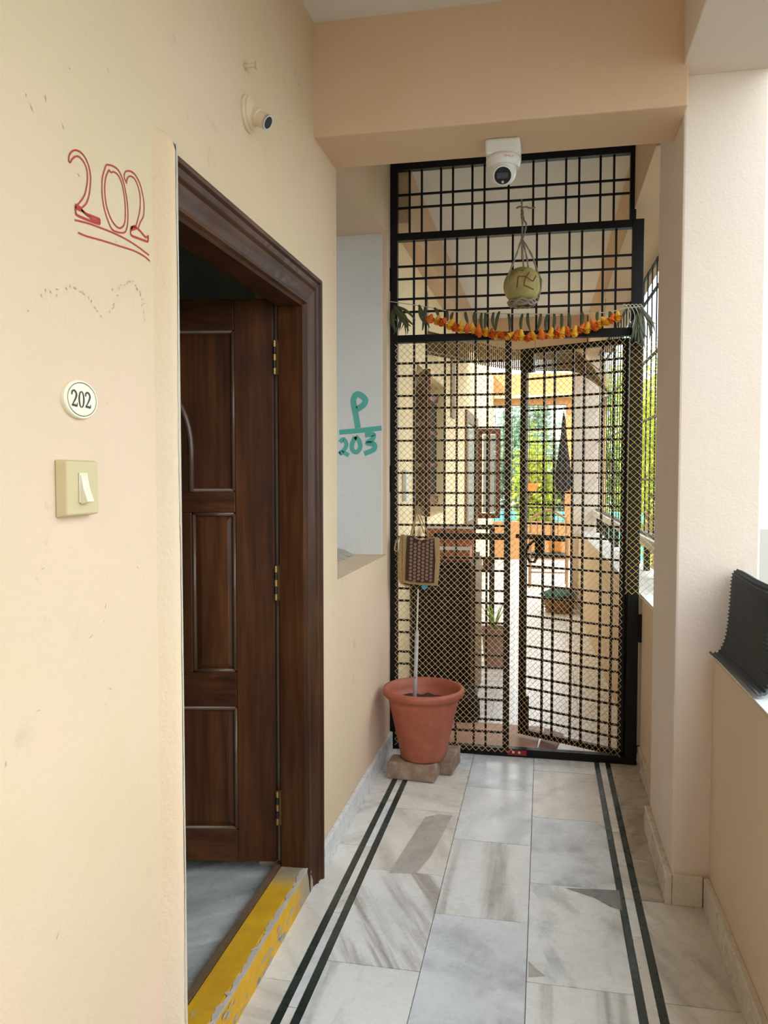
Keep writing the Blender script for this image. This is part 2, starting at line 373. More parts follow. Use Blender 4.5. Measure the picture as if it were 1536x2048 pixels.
for i, st in enumerate(R2):
    b.ribbon(smoothpts(px(st, 110, 280, .1367, x=XW), 5), .0042 if i in (2, 3, 4, 5, 10, 11, 12) else .0030, (1, 0, 0))
for a in (((290, 965), (375, 1015)), ((1105, 1300), (1180, 1275))):
    b.ribbon(px(a, 110, 280, .1367, x=XW), .009, (1, 0, 0))
b.build('red_lettering', 'red_mk', wl)
PT = [([(328, 738), (315, 660), (302, 590), (297, 545), (315, 510), (345, 512), (378, 545), (365, 580), (320, 612)], .036), ([(200, 767), (330, 756), (490, 738)], .030),
 ([(205, 835), (228, 815), (248, 845), (238, 880), (205, 912), (228, 905), (265, 925)], .026), ([(310, 795), (287, 850), (292, 890), (320, 902), (343, 870), (335, 825), (310, 795)], .028),
 ([(375, 787), (432, 782), (425, 815), (390, 840), (438, 848), (435, 885), (370, 913)], .030)]
b = MB()
for st, wd in PT: b.ribbon(smoothpts(px(st, 620, 640, .2929, y=3.995), 6), wd*.85, (0, -1, 0))
b.build('teal_lettering', 'teal_mk', wl)
# faint scuffs on the wall
b = MB()
for arc in ([(52, 622), (90, 590), (135, 575), (175, 592), (208, 640)], [(222, 625), (235, 585), (258, 565), (280, 590), (292, 640)]):
    for p in smoothpts(px(arc, 0, 0, 1, x=XW), 9):
        if random.random() < .55:
            q = p+Vector((0, random.gauss(0, .003), random.gauss(0, .003)))
            a = random.random()*6.3; d = Vector((0, math.cos(a), math.sin(a)))*.003
            b.ribbon([q-d, q, q+d], [.0008, .0022, .0008], (1, 0, 0))
for _ in range(26):
    q = P(random.uniform(10, 330), random.uniform(60, 1900), x=XW); a = random.random()*6.3; d = Vector((0, math.cos(a), math.sin(a)))*random.uniform(.002, .007)
    b.ribbon([q-d, q, q+d], [.0006, .002, .0006], (1, 0, 0))
o = b.build('wall_scuffs', 'scuff', wl); o['kind'] = 'stuff'
# ---- beams, ceiling, pillar, parapets
tag(MB().box(-.80, .436, 2.71, 3.0, 2.615, ZC).build('trim_1', 'beam', bevel=.006), 'peach plastered cross beam carrying the white dome camera', 'beam', kind='structure')
tag(MB().box(.42, .70, Y0, 2.786, 2.74, ZC).build('trim_2', 'pillar', bevel=.004), 'pale beam above the open side of the corridor', 'beam', kind='structure')
b = MB(); b.box(-3.3, .72, Y0-.15, 8.6, ZC, ZC+.15); b.box(-.81, .45, Y0, 2.72, 3.0, ZC)
tag(b.build('ceiling', 'ceiling'), 'white painted ceiling slab over the corridor', 'ceiling', kind='structure')
pil = tag(MB().box(.435, .694, 2.785, 3.34, 0, ZC).build('pillar', 'pillar', bevel=.008), 'pale peach square pillar between parapet and iron gate', 'pillar', kind='structure')
wr = tag(MB().box(.555, .705, Y0, 2.79, 0, .845).build('wall_right', 'parapet', bevel=.006), 'peach parapet wall carrying the folded ribbed mat', 'wall', kind='structure')
def par(y): return .492-.0235*(y-3.66)
b = MB(); ya, yb_ = 3.33, 8.8
b.hexa([(par(ya), ya, 0), (par(ya)+.24, ya, 0), (par(yb_)+.24, yb_, 0), (par(yb_), yb_, 0), (par(ya), ya, .84), (par(ya)+.24, ya, .84), (par(yb_)+.24, yb_, .84), (par(yb_), yb_, .84)])
wp = tag(b.build('wall_parapet', 'parapet', bevel=.005), 'peach parapet running from the pillar past the gate under the barred railing', 'wall', kind='structure')
b = MB(); b.hexa([(par(ya)+.005, ya, .8405), (par(ya)+.235, ya, .8405), (par(yb_)+.235, yb_, .8405), (par(yb_)+.005, yb_, .8405), (par(ya)+.005, ya, .848), (par(ya)+.235, ya, .848), (par(yb_)+.235, yb_, .848), (par(yb_)+.005, yb_, .848)])
b.build('white_coping', 'white_pl', wp)
b = MB()
for ox, oy in ((1304, 1283), (1308, 1262), (1312, 1243)):
    b.ribbon([P(ox-6, oy+5, x=.491), P(ox+6, oy-6, x=.491)], .010, (-1, 0, 0)); b.ribbon([P(ox-3, oy-8, x=.491), P(ox+3, oy+6, x=.491)], .010, (-1, 0, 0))
b.build('yellow_chalk_crosses', 'yel_mk', wp)
b = MB().box(.557, .703, Y0, 2.783, .8455, .851).build('white_coping', 'white_pl', wr)
# wall end against the gate post on the right
tag(MB().box(.42, .70, 3.34, 8.8, 2.74, ZC).build('trim_3', 'beam'), 'peach beam over the barred railing beyond the pillar', 'beam', kind='structure')
# baseboards
def base(name, pts, mat, label, zt=.10):
    b = MB()
    for p in pts: b.box(*p, 0, zt)
    return tag(b.build(name, mat, bevel=.004), label, 'skirting', kind='structure')
base('baseboard_left', [(XW, -.772, 2.735, 4.09)], 'skirt', 'white marble skirting along the wall beside the door', .095)
base('baseboard_right', [(.535, .556, Y0, 2.765)], 'skirt_w', 'cream marble skirting along the parapet under the mat', .105)
base('baseboard_pillar', [(.413, .436, 2.765, 3.34), (.4365, .534, 2.765, 2.786)], 'skirt_w', 'cream marble skirting wrapped round the pillar foot', .105)
base('baseboard_recess', [(.468, .492, 3.341, 4.09)], 'skirt_w', 'cream marble skirting between pillar and gate', .10)
tag(MB().box(-.99, .75, Y0-.15, Y0, 0, ZC).build('wall_back_added', 'wall'), 'unseen cream wall added behind the viewer to cut light', 'wall', kind='structure')  # unseen closing wall, added to reduce daylight in the near corridor
# ---- floor: slabs set in grout, dark inlay strips
fl = tag(MB().box(-.80, .72, Y0, YG+.02, -.15, -.004).build('floor', 'grout'), 'marble slab corridor floor with dark double inlay lines', 'floor', kind='structure')
g = .0014
def slab(x0, x1, y0, y1, mat):
    o = MB().box(x0+g, x1-g, y0+g, y1-g, -.02, random.uniform(-.0004, .0004)).build('marble_slab', mat, fl); return o
def column(x0, x1, ys, mats):
    for i in range(len(ys)-1): slab(x0, x1, ys[i], ys[i+1], mats[i % len(mats)])
SL = [(-.696, -.673), (-.646, -.623)]; SR = [(.262, .284), (.316, .338)]
yy = [Y0, -2.6, -2.0, -1.4, -.85, -.25, .35]
column(XW, SL[0][0], yy+[1.0, 1.6, 2.126, 2.983, 3.55, 4.1], [MV[0], MV[3], MV[5], MV[3], MV[0], MV[3], MV[3], MV[0], MV[3], MV[3], MV[3], MV[3]])
column(SL[0][1], SL[1][0], yy+[1.2, 2.02, 2.50, 2.98, 3.42, 4.1], [MV[0], MV[3]])
column(SL[1][1], -.342, yy+[1.1, 1.68, 2.242, 2.811, 3.357, 3.86, 4.1], [MV[0], MV[2], MV[4], MV[3], MV[0], MV[2], MV[3], MV[0], MV[6], MV[7], MV[3], MV[3], MV[4]])
column(-.342, -.037, yy+[.85, 1.4, 1.98, 2.561, 3.112, 3.658, 4.1], [MV[0], MV[2], MV[4], MV[3], MV[0], MV[2], MV[3], MV[0], MV[0], MV[4], MV[6], MV[0], MV[4]])
column(-.037, SR[0][0], yy+[1.1, 1.7, 2.256, 2.824, 3.382, 3.927, 4.1], [MV[0], MV[2], MV[4], MV[3], MV[0], MV[2], MV[3], MV[0], MV[6], MV[2], MV[4], MV[3], MV[0]])
column(SR[0][1], SR[1][0], yy+[1.0, 1.9, 2.55, 2.78, 3.3, 3.7, 4.1], [MV[0], MV[3], MV[3]])
column(SR[1][1], .56, yy+[1.1, 1.65, 2.237, 2.776, 3.08, 3.55, 4.1], [MV[0], MV[3], MV[3], MV[0], MV[3], MV[3], MV[0], MV[3], MV[8], MV[8], MV[5], MV[5], MV[5]])
for x0, x1 in SL+SR:
    ys = [Y0, -1.8, -.6, .6, 1.4, 2.0, 2.62, 3.3, 4.1]
    for i in range(len(ys)-1): MB().box(x0+.0006, x1-.0006, ys[i]+.0008, ys[i+1]-.0008, -.02, .0003).build('inlay_strip', 'inlay', fl)
# a dark grey-brown vein in two slabs
def vein(pts, mat):
    b = MB(); b._add([(*p.xy, .0009) for p in pts], [tuple(range(len(pts)))]); b.build('slab_vein', mat, fl)
mv = marble('marble_grey_vein', (.50, .48, .45), (.34, .32, .29), .8, 3, 12); mv2 = marble('marble_grey_vein_dark', (.24, .23, .24), (.36, .35, .34), .8, 2, 14)
vein([P(u, v, z=0) for u, v in ((778, 1746), (832, 1748), (862, 1712), (905, 1632), (880, 1629), (850, 1634), (836, 1655))], mv)
vein([P(u, v, z=0) for u, v in ((1128, 1776), (1238, 1781), (1244, 1821), (1222, 1815), (1190, 1797))], mv2)
vein([P(u, v, z=0) for u, v in ((1057, 1922), (1075, 1940), (1092, 1953), (1057, 1955))], mv)
# floor beyond the gate
ff = tag(MB().box(-.85, .75, YG+.021, 13.4, -.15, -.003).build('floor_beyond', 'grout'), 'marble floor beyond the iron gate, whitened to look flooded with light', 'floor', kind='structure')
for i in range(3):
    x0 = -.82+i*.52
    y = YG+.03; j = 0
    while y < 9.6:
        o = MB().box(x0+g, x0+.52-g, y+g, y+.6-g, -.02, 0).build('marble_slab', 'marble_far', ff); y += .6; j += 1
MB().box(-.82, .74, y, 13.35, -.02, 0).build('marble_paving', 'marble_far', ff)
# ---- rooms and walls behind the doorway
b = MB(); b.box(-3.3, -3.2, .4, 3.7, 0, ZC); b.box(-3.2, -.99, .4, .5, 0, ZC)
b.box(-3.2, -1.22, 3.6, 3.7, 0, ZC); b.box(-1.235, -1.221, 2.93, 3.6, 0, ZC); b.box(-1.22, -.991, 2.905, 2.929, 0, ZC)
tag(b.build('wall_interior', 'grey_room'), 'dim grey walls of the room behind the open wooden door', 'wall', kind='structure')
b = MB(); b.box(-3.2, -.906, .5, 3.6, -.1, .055)
b2 = b.build('floor_interior', 'marble_room'); tag(b2, 'grey marble floor of the room behind the open door', 'floor', kind='structure')
# ---- walls beyond the gate
b = MB()
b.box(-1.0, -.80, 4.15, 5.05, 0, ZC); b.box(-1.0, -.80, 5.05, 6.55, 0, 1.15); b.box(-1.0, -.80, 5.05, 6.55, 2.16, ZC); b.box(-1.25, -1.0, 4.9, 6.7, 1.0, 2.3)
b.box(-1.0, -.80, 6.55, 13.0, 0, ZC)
wf = tag(b.build('wall_beyond', 'wall_far'), 'cream wall with shuttered windows beyond the gate, coloured brighter as if strongly lit', 'wall', kind='structure')
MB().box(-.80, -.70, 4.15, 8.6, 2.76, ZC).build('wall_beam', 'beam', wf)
MB().box(-.80, -.785, 6.9, 7.15, 1.95, 2.55).build('brown_batten', 'wood_side', wf)
b = MB(); YF = 12.9
b.box(-.80, .95, YF, YF+.2, 0, .70); b.box(-.80, .95, YF, YF+.2, 2.56, ZC); b.box(.33, .95, YF, YF+.2, .70, 2.56)
fw = tag(b.build('wall_far', 'orange'), 'orange peach end wall around the barred garden opening', 'wall', kind='structure')
MB().box(-.79, .6, YF-.02, YF, 0, .1).build('grey_skirting', 'skirt', fw)
MB().box(-.79, .95, YF-.12, YF, 2.66, 2.70).build('lintel_ledge', 'wall_far', fw)
tag(MB().box(-.69, .41, 8.3, 8.6, 2.66, ZC).build('trim_4', 'beam'), 'peach cross beam over the reed screen beyond the gate', 'beam', kind='structure')
tag(MB().box(.30, .62, 8.8, 9.2, 0, ZC).build('pillar_far', 'pillar', bevel=.01), 'pinkish white pillar holding the hanging umbrella', 'pillar', kind='structure')
win = tag(empty('window_1', (-.2, YF+.1, .7)), 'open garden window with thin black bars in the peach end wall', 'window', kind='structure')
for i in range(9): MB().box(-.78+i*.135, -.772+i*.135, YF+.09, YF+.10, .70, 2.56).build('window_bar', 'black', win)
for i in range(13): MB().box(-.79, .33, YF+.09, YF+.098, .72+i*.15, .727+i*.15).build('window_bar', 'black', win)
for z in (.80, .92): MB().box(-.79, .33, YF+.08, YF+.11, z, z+.02).build('window_rail', 'black', win)
# ================================================================== DOOR 202
d1 = tag(empty('door_1', (-.85, 2.1, 0)), 'dark polished wooden door standing open with moulded frame and yellow sill', 'door', kind='structure')
# architrave: splayed moulding, profile given as (distance from the outer edge, x)
prof = [(0, -.80), (0, -.768), (.010, -.762), (.018, -.764), (.024, -.772), (.040, -.776), (.050, -.772), (.056, -.778), (.085, -.786), (.105, -.790), (.112, -.783), (.120, -.783), (.126, -.792), (.134, -.798)]
YO, ZO, YN = 2.722, 2.128, 1.575
b = MB(); n = len(prof)
path = [[(x, YO-d, 0.0) for d, x in prof], [(x, YO-d, ZO-d*.85) for d, x in prof]]
b._add(path[0]+path[1], [(k, k+1, n+k+1, n+k) for k in range(n-1)])
b.build('architrave', 'wood_frame', d1)
b = MB()
b._add(path[1]+[(x, YN, ZO-d*.85) for d, x in prof], [(k, k+1, n+k+1, n+k) for k in range(n-1)])
b.build('architrave', 'wood_hdr', d1)
YJ = YO-.134; ZJ = ZO-.134*.85
MB().box(-.882, -.7975, YJ, YJ+.08, 0, ZJ+.01).build('jamb', 'wood', d1)
MB().box(-.890, -.8825, YJ+.012, YJ+.08, 0, ZJ+.05).build('jamb_rebate', 'wood_frame', d1)
MB().box(-.882, -.7975, 1.50, YJ+.08, ZJ, ZJ+.1).build('header', 'wood_hdr', d1)
MB().box(-.935, -.8825, 1.585, YJ+.03, ZJ+.04, ZJ+.1).build('header_rebate', 'wood_hdr', d1)
MB().box(-.93, -.80, 1.585, 1.62, 0, ZJ).build('jamb', 'wood', d1)
# threshold
b = MB(); n = 40; rows = []
for i in range(n+1):
    y = 1.5+(2.69-1.5)*i/n
    r1, r2, r3 = (random.random() for _ in range(3))
    rows += [(-.882, y, 0), (-.882, y, .091), (-.803-.002*r1, y, .093+.001*r2), (-.791-.003*r3, y, .087-.003*r1), (-.7868, y, .045), (-.784, y, 0)]
b._add(rows, [(i*6+k, i*6+k+1, (i+1)*6+k+1, (i+1)*6+k) for i in range(n) for k in range(5)])
b.build('yellow_threshold', 'yellow', d1)
b = MB(); y = 1.52; A = []; Bq = []
while y < 2.62:
    w1 = random.uniform(-.008, .001) if random.random() < .72 else random.uniform(.001, .007); w2 = random.uniform(-.002, .002)
    A.append((-.8035-w1, y, .0945)); A.append((-.7905+.0, y, .0905)); A.append((-.7885, y, .086-w2*1.6)); y += random.uniform(.006, .022)
b._add(A, [(3*i+k, 3*i+k+1, 3*i+k+4, 3*i+k+3) for i in range(len(A)//3-1) for k in range(2)]); b.build('chipped_edge', 'chip', d1)
b = MB()
for _ in range(46):
    y = random.uniform(1.62, 2.66); k = random.uniform(.006, .02); z0_ = random.uniform(0, .03) if random.random() < .7 else random.uniform(.03, .075)
    n_ = 7; ring = [(y+k*math.cos(6.283*q/n_)*random.uniform(.7, 1.6), max(.0008, z0_+k*.6*math.sin(6.283*q/n_)*random.uniform(.5, 1.2))) for q in range(n_)]
    b._add([(-.7834-.0028*min(1., z_/.045)-.0017*max(0., min(1., (z_-.045)/.04)), y_, z_) for y_, z_ in ring], [tuple(range(n_))])
b.build('paint_flakes', 'chip', d1)
MB().box(-.9055, -.886, 1.5, 2.62, 0, .094).build('sill_strip', 'wood_side', d1)
MB().box(-.8855, -.8825, 1.5, 2.62, 0, .06).build('sill_groove', 'ink', d1)
# leaf: local s along the leaf from the hinge, t thickness (towards the viewer), z
LW, LZ0, LZ1, TH = .90, .10, 2.045, .036
ang = math.radians(10.2)
leaf = MB(); hp = Vector((-.902, 2.600, 0))
sd_ = Vector((-math.cos(ang), -math.sin(ang), 0)); td = Vector((math.sin(ang), -math.cos(ang), 0))
def LP(s, t, z): return hp+sd_*s+td*(t-TH)+Vector((0, 0, z))
def lbox(b, s0, s1, t0, t1, z0, z1):
    return b.hexa([LP(s0, t0, z0), LP(s1, t0, z0), LP(s1, t1, z0), LP(s0, t1, z0), LP(s0, t0, z1), LP(s1, t0, z1), LP(s1, t1, z1), LP(s0, t1, z1)])
b = lbox(MB(), 0, LW, .010, .022, LZ0, LZ1); lf = b.build('door_leaf', 'wood', d1)
def stile(name, s0, s1, z0, z1, mat='wood'): lbox(MB(), s0, s1, 0, TH, z0, z1).build(name, mat, lf, bevel=.003)
stile('stile', .002, .136, LZ0, LZ1); stile('stile', LW-.136, LW, LZ0, LZ1)
stile('rail', .136, LW-.136, 1.942, LZ1, 'wood_h'); stile('rail', .136, LW-.136, 1.322, 1.392, 'wood_h')
stile('rail', .136, LW-.136, .648, .768, 'wood_h'); stile('rail', .136, LW-.136, LZ0, .212, 'wood_h')
stile('stile', .287, LW-.287, .768, 1.322)
# arched centre board over the middle rail
zs_, za, hw, sc_ = 1.535, 1.78, LW/2-.287, LW/2
arch = [(sc_-hw, 1.392)]+[(sc_-hw*math.cos(math.pi*i/20), zs_+(za-zs_)*math.sin(math.pi*i/20)) for i in range(21)]+[(sc_+hw, 1.392)]
b = MB(); b.prism([LP(s, .008, z) for s, z in arch], td*.030); b.build('arched_board', 'wood', lf, bevel=.002)
def mould(path, close=False, r=.010, mat='wood_edge'):
    pts = [LP(s, TH-.002, z) for s, z in path]
    b = MB(); b.tube(pts, r, 6); b.build('moulding', mat, lf, smooth=True)
mould(arch[:-1] if False else arch, r=.0105)
def mframe(s0, s1, z0, z1):
    d = .006
    for a, c in (((s0+d, z0+d), (s1-d, z0+d)), ((s0+d, z1-d), (s1-d, z1-d)), ((s0+d, z0+d), (s0+d, z1-d)), ((s1-d, z0+d), (s1-d, z1-d))):
        b = MB(); pts = [LP(*a[:1], TH-.006, a[1]), LP(c[0], TH-.006, c[1])]
        b.tube(pts, .0078, 6); b.build('moulding', 'wood_edge', lf, smooth=True)
        d2 = .020
def panel(s0, s1, z0, z1):
    # raised and fielded panel
    m = .030
    b = MB(); o = [(s0, z0), (s1, z0), (s1, z1), (s0, z1)]; i_ = [(s0+m, z0+m), (s1-m, z0+m), (s1-m, z1-m), (s0+m, z1-m)]
    vs = [LP(s, .0215, z) for s, z in o]+[LP(s, .030, z) for s, z in i_]
    b._add(vs, [(0, 1, 5, 4), (1, 2, 6, 5), (2, 3, 7, 6), (3, 0, 4, 7), (4, 5, 6, 7)]); b.build('door_panel', 'wood', lf)
for s0, s1 in ((.136, .287), (LW-.287, LW-.136)):
    mframe(s0, s1, .768, 1.322); panel(s0, s1, .768, 1.322)
mframe(.136, LW-.136, .212, .648); panel(.136, LW-.136, .212, .648)
mframe(.136, LW-.136, 1.392, 1.942)
# hinges
for z0, z1 in ((1.79, 1.905), (1.02, 1.14), (.235, .355)):
    b = MB()
    b.box(-.9, -.8825, YJ+.0095, YJ+.0118, z0, z1)
    b.cur = 1
    for k in range(5):
        zz = z0+(z1-z0)*k/5; b.cur = 1 if k % 2 else 0
        b.tube([(-.8975, 2.5945, zz+.001), (-.8975, 2.5945, zz+(z1-z0)/5-.001)], .0062, 8)
    b.build('hinge', ['brass', 'ink'], d1)
# ================================================================== WALL FITTINGS
hold = tag(empty('bulb_holder', P(495, 232, x=XW)), 'painted over bulb holder jutting from the wall above the door', 'bulb holder')
c0 = P(494, 228, x=XW); ax = Vector((.86, -.10, -.50)).normalized()
b = MB(); b.lathe([(.048, 0), (.048, .006), (.043, .010), (.043, .015), (.034, .019), (.020, .024)], c0, 28, (1, 0, 0)); b.build('rose', 'bare', hold, smooth=False)
a0 = c0+Vector((.016, 0, -.004))
b = MB(); b.tube([a0-ax*.012, a0+ax*.020, a0+ax*.022, a0+ax*.050], [.025, .0235, .0205, .0195], 20); b.build('socket', 'bare', hold)
b = MB(); e0 = a0+ax*.050
b.lathe([(.0198, -.004), (.0202, .003), (.016, .003)], e0, 20, ax); b.cur = 1; b.lathe([(.0, .0034), (.0155, .0034)], e0, 20, ax); b.build('socket_mouth', ['steel', 'ink'], hold)
nl = P(487, 131, x=XW)
pg = tag(empty('wall_peg', nl), 'small painted peg in the wall above the bulb holder', 'peg')
b = MB(); b.tube([nl-Vector((.005, 0, 0)), nl+Vector((.030, .012, .004))], .006, 10); b.build('shank', 'bare', pg, smooth=True)
b = MB(); b.lathe([(.0, .004), (.011, .003), (.012, 0), (.006, -.004)], nl+Vector((.031, .0125, .0045)), 14, (1, .4, .1)); b.build('head', 'bare', pg, smooth=True)
# number plate
np_ = tag(empty('number_plate', (XW, 1.253, 1.58)), 'oval cream enamel number plate reading 202 above the light switch', 'number plate')
b = MB(); b.lathe([(.0505, 0), (.0505, .006), (.0485, .008), (0.0, .0085)], (XW, 1.253, 1.58), 48, (1, 0, 0), .655, 1)
pl = b.build('plate', 'cream_pl', np_)
def oval(k): return [(XW+.0086, 1.253+.0505*k*math.cos(t), 1.58+.0331*k*math.sin(t)) for t in [2*math.pi*i/48 for i in range(49)]]
MB().ribbon(oval(.86), .0011, (1, 0, 0), .0004).build('ring', 'ink', np_)
two = ([(.08, .72), (.12, .9), (.4, 1.0), (.7, .9), (.8, .72), (.62, .48), (.3, .22), (.08, .06)], [.14, .16, .12, .17, .2, .16, .11, .1]); foot = ([(.06, .05), (.45, .08), (.82, .05), (.9, .24)], [.1, .17, .16, .07])
zero = ([(.5, 1.), (.25, .88), (.12, .5), (.25, .12), (.5, 0), (.75, .12), (.88, .5), (.75, .88), (.5, 1.)], [.07, .14, .2, .14, .07, .14, .2, .14, .07])
def glyph(b, strokes, y0, z0, wd, hg, x):
    for pts, ws in strokes:
        pp = [Vector((x, y0+p[0]*wd, z0+p[1]*hg)) for p in pts]; k = 5
        sp = smoothpts(pp, k); sw = [ws[i//k]*(1-(i % k)/k)+ws[min(i//k+1, len(ws)-1)]*((i % k)/k) for i in range(len(sp))]
        b.ribbon(sp, [q*wd*1.15 for q in sw], (1, 0, 0), .0005)
b = MB()
for i, gl in enumerate(((two, foot), (zero,), (two, foot))): glyph(b, gl, 1.2205+i*.0205, 1.5665, .0185, .027, XW+.0087)
b.build('digits', 'ink', np_)
sw = tag(empty('light_switch', (XW, 1.255, 1.38)), 'yellowed surface mounted switch box with ivory rocker below the oval plate', 'switch')
b = MB(); b.hexa([(XW, 1.182, 1.379), (XW, 1.284, 1.379), (XW, 1.284, 1.476), (XW, 1.182, 1.476), (XW+.021, 1.185, 1.383), (XW+.021, 1.279, 1.383), (XW+.021, 1.279, 1.473), (XW+.021, 1.185, 1.473)])
b.build('switch_box', 'sw_box', sw, bevel=.003)
yk = 1.229
b = MB(); b.box(XW+.0211, XW+.024, yk-.012, yk+.012, 1.403, 1.454); b.build('switch_surround', 'sw_rock', sw, bevel=.001)
b = MB(); b.prism([(XW+.024, yk-.010, 1.401), (XW+.037, yk-.010, 1.405), (XW+.029, yk-.010, 1.428), (XW+.025, yk-.010, 1.449), (XW+.024, yk-.010, 1.450)], (0, .020, 0)); b.build('rocker', 'sw_rock', sw, bevel=.0012)
# ================================================================== DOME CAMERA
cc = tag(empty('dome_camera', (-.150, 2.86, 2.615)), 'white turret security camera with round black lens under the cross beam', 'security camera')
MB().box(-.211, -.090, 2.835, 2.955, 2.560, 2.6152).build('junction_box', 'white_p', cc, bevel=.010)
b = MB(); c = Vector((-.150, 2.885, 2.56)); b.lathe([(.060, .004), (.061, -.012), (.057, -.030), (.054, -.034)], c, 40); b.build('turret_ring', 'white_p', cc, smooth=True)
ctr = Vector((-.151, 2.878, 2.512))
b = MB(); b.lathe([(.047*math.sin(t), -.047*math.cos(t)) for t in [math.pi*i/20 for i in range(21)]], ctr, 36); b.build('ball', 'white_p', cc, smooth=True)
ax = Vector((.03, -.84, -.54)).normalized()
b = MB(); b.lathe([(.033, .024), (.0335, .050), (.0315, .0525), (.0285, .0510)], ctr, 36, ax); b.build('bezel', 'white_p', cc, smooth=True)
b = MB(); b.lathe([(0, .0516), (.029, .0516)], ctr, 36, ax); b.build('lens_face', 'lens', cc)
sx_ = ax.cross(Vector((0, 0, 1))).normalized(); ux = sx_.cross(ax)
def on(face, a, c_): return ctr+ax*face+sx_*a+ux*c_
b = MB(); b._add([on(.0521, -.019, -.009), on(.0521, .019, -.009), on(.0521, .019, .010), on(.0521, -.019, .010)], [(0, 1, 2, 3)]); b.build('lens_window', 'lens2', cc)
b = MB(); b.lathe([(0, .0522), (.0045, .0522)], on(0, 0, -.021), 14, ax); b.build('led', 'led', cc)
fc = bpy.data.curves.new('logo', 'FONT'); fc.body = 'CP PLUS'; fc.size = .0095; fc.align_x = 'CENTER'; fc.extrude = .0002
fo = bpy.data.objects.new('logo', fc); C.objects.link(fo); fo.location = (-.128, 2.8225, 2.5425); fo.rotation_euler = (math.radians(90), 0, math.radians(20))
bpy.context.view_layer.update()
dg = bpy.context.evaluated_depsgraph_get(); me = bpy.data.meshes.new_from_object(fo.evaluated_get(dg))
lo = bpy.data.objects.new('logo', me); lo.matrix_basis = fo.matrix_basis.copy(); bpy.data.objects.remove(fo); C.objects.link(lo); me.materials.clear(); me.materials.append(M['red_pr']); put(lo, cc)
# ================================================================== GATE
gate = tag(empty('security_gate', (-.15, YG, 0)), 'tall black iron grille gate with netting and one leaf ajar', 'gate')
def zg(u, v): return P(u, v, y=YG).z
def xg(u, v=1000): return P(u, v, y=YG).x
fr = MB().box(-.786, -.752, YG-.02, YG+.02, 0, ZC-.002).build('post', 'black', gate, bevel=.002)
MB().box(.412, .466, YG-.025, YG+.02, 0, 2.692).build('post', 'black', gate, bevel=.002)
MB().box(.398, .428, YG-.02, YG+.02, 2.6925, ZC-.002).build('post', 'black', gate, bevel=.002)
MB().box(-.752, .398, YG-.02, YG+.02, 3.012, ZC-.002).build('top_rail', 'black', gate, bevel=.002)
MB().box(-.752, .412, YG-.022, YG+.022, 2.655, 2.692).build('rail', 'black', gate, bevel=.002)
MB().box(-.752, .412, YG-.022, YG+.022, 2.134, 2.172).build('rail', 'black', gate, bevel=.002)
thr = MB().box(-.752, .412, YG-.022, YG+.022, .001, .040).build('bottom_rail', 'black', gate, bevel=.002)
b = MB(); b.box(-.170, -.075, YG-.024, YG-.0215, .010, .036); b.build('red_patch', 'rust', thr)
for x in (-.142, -.112):
    b = MB(); b.lathe([(0, .003), (.006, .002), (.007, 0)], (x, YG-.0235, .024), 10, (0, -1, 0)); b.build('screw', 'white_p', thr)
br_ = .0053
def vbar(x, z0, z1, par_=gate, y=YG): return MB().box(x-br_, x+br_, y-br_, y+br_, z0, z1).build('bar', 'black', par_)
def hbar(x0, x1, z, par_=gate, y=YG): return MB().box(x0, x1, y-br_*.9, y+br_*.9, z-br_, z+br_).build('bar', 'black', par_)
for k in (197, 257, 352, 411, 507, 567, 686, 808, 873, 970, 1035, 1140, 1207): vbar(xg(740+k*.4036, 430), 2.69, 3.014)
for v in (391, 417): hbar(-.752, .40, zg(800, v))
for u in (828, 852, 890, 914, 952, 976, 1025, 1073, 1098, 1138, 1163, 1205, 1231): vbar(xg(u, 580), 2.171, 2.656)
for v in (534, 559, 599, 625): hbar(-.752, .413, zg(800, v))
# fixed left leaf
ll = MB().box(-.198, -.166, YG-.018, YG+.018, .04, 2.135).build('leaf_stile', 'black', gate, bevel=.002)
for u in (828, 852, 889, 913, 950, 974): vbar(xg(u), .04, 2.135, ll)
z = zg(850, 726); zl = []; i = 0
while z > .07: zl.append(z); z -= (.0645, .1035)[i % 2]; i += 1
for z in zl: hbar(-.752, -.198, z, ll)
MB().box(-.56, -.198, YG-.016, YG+.016, 1.118, 1.150).build('lock_rail', 'black', ll, bevel=.002)
# swinging right leaf
hx, hy = .408, 4.135; fx, fy = -.122, 4.405
dv = Vector((hx-fx, hy-fy, 0)); LEN = dv.length; dv.normalize(); nv = Vector((-dv.y, dv.x, 0))   # nv points away from the viewer
if nv.y < 0: nv = -nv
def G(s, t, z): return Vector((fx, fy, z))+dv*s+nv*t
def gbox(s0, s1, t0, t1, z0, z1): return MB().hexa([G(s0, t0, z0), G(s1, t0, z0), G(s1, t1, z0), G(s0, t1, z0), G(s0, t0, z1), G(s1, t0, z1), G(s1, t1, z1), G(s0, t1, z1)])
rl = gbox(0, .034, -.015, .015, .028, 2.126).build('swing_leaf', 'black', gate, bevel=.002)
gbox(LEN-.03, LEN, -.015, .015, .028, 2.126).build('stile', 'black', rl, bevel=.002)
gbox(.034, LEN-.03, -.014, .014, .028, .056).build('rail', 'black', rl); gbox(.034, LEN-.03, -.014, .014, 2.098, 2.126).build('rail', 'black', rl)
gbox(.034, .075, -.013, .013, 2.0, 2.098).build('gusset', 'black', rl); gbox(.034, .052, -.013, .013, .056, .24).build('gusset', 'black', rl)
for s in (.135, .195, .30, .36, .46, .52): gbox(s-br_, s+br_, -br_, br_, .05, 2.1).build('bar', 'black', rl)
for z in zl: gbox(.034, LEN-.03, -br_*.9, br_*.9, z-br_, z+br_).build('bar', 'black', rl)
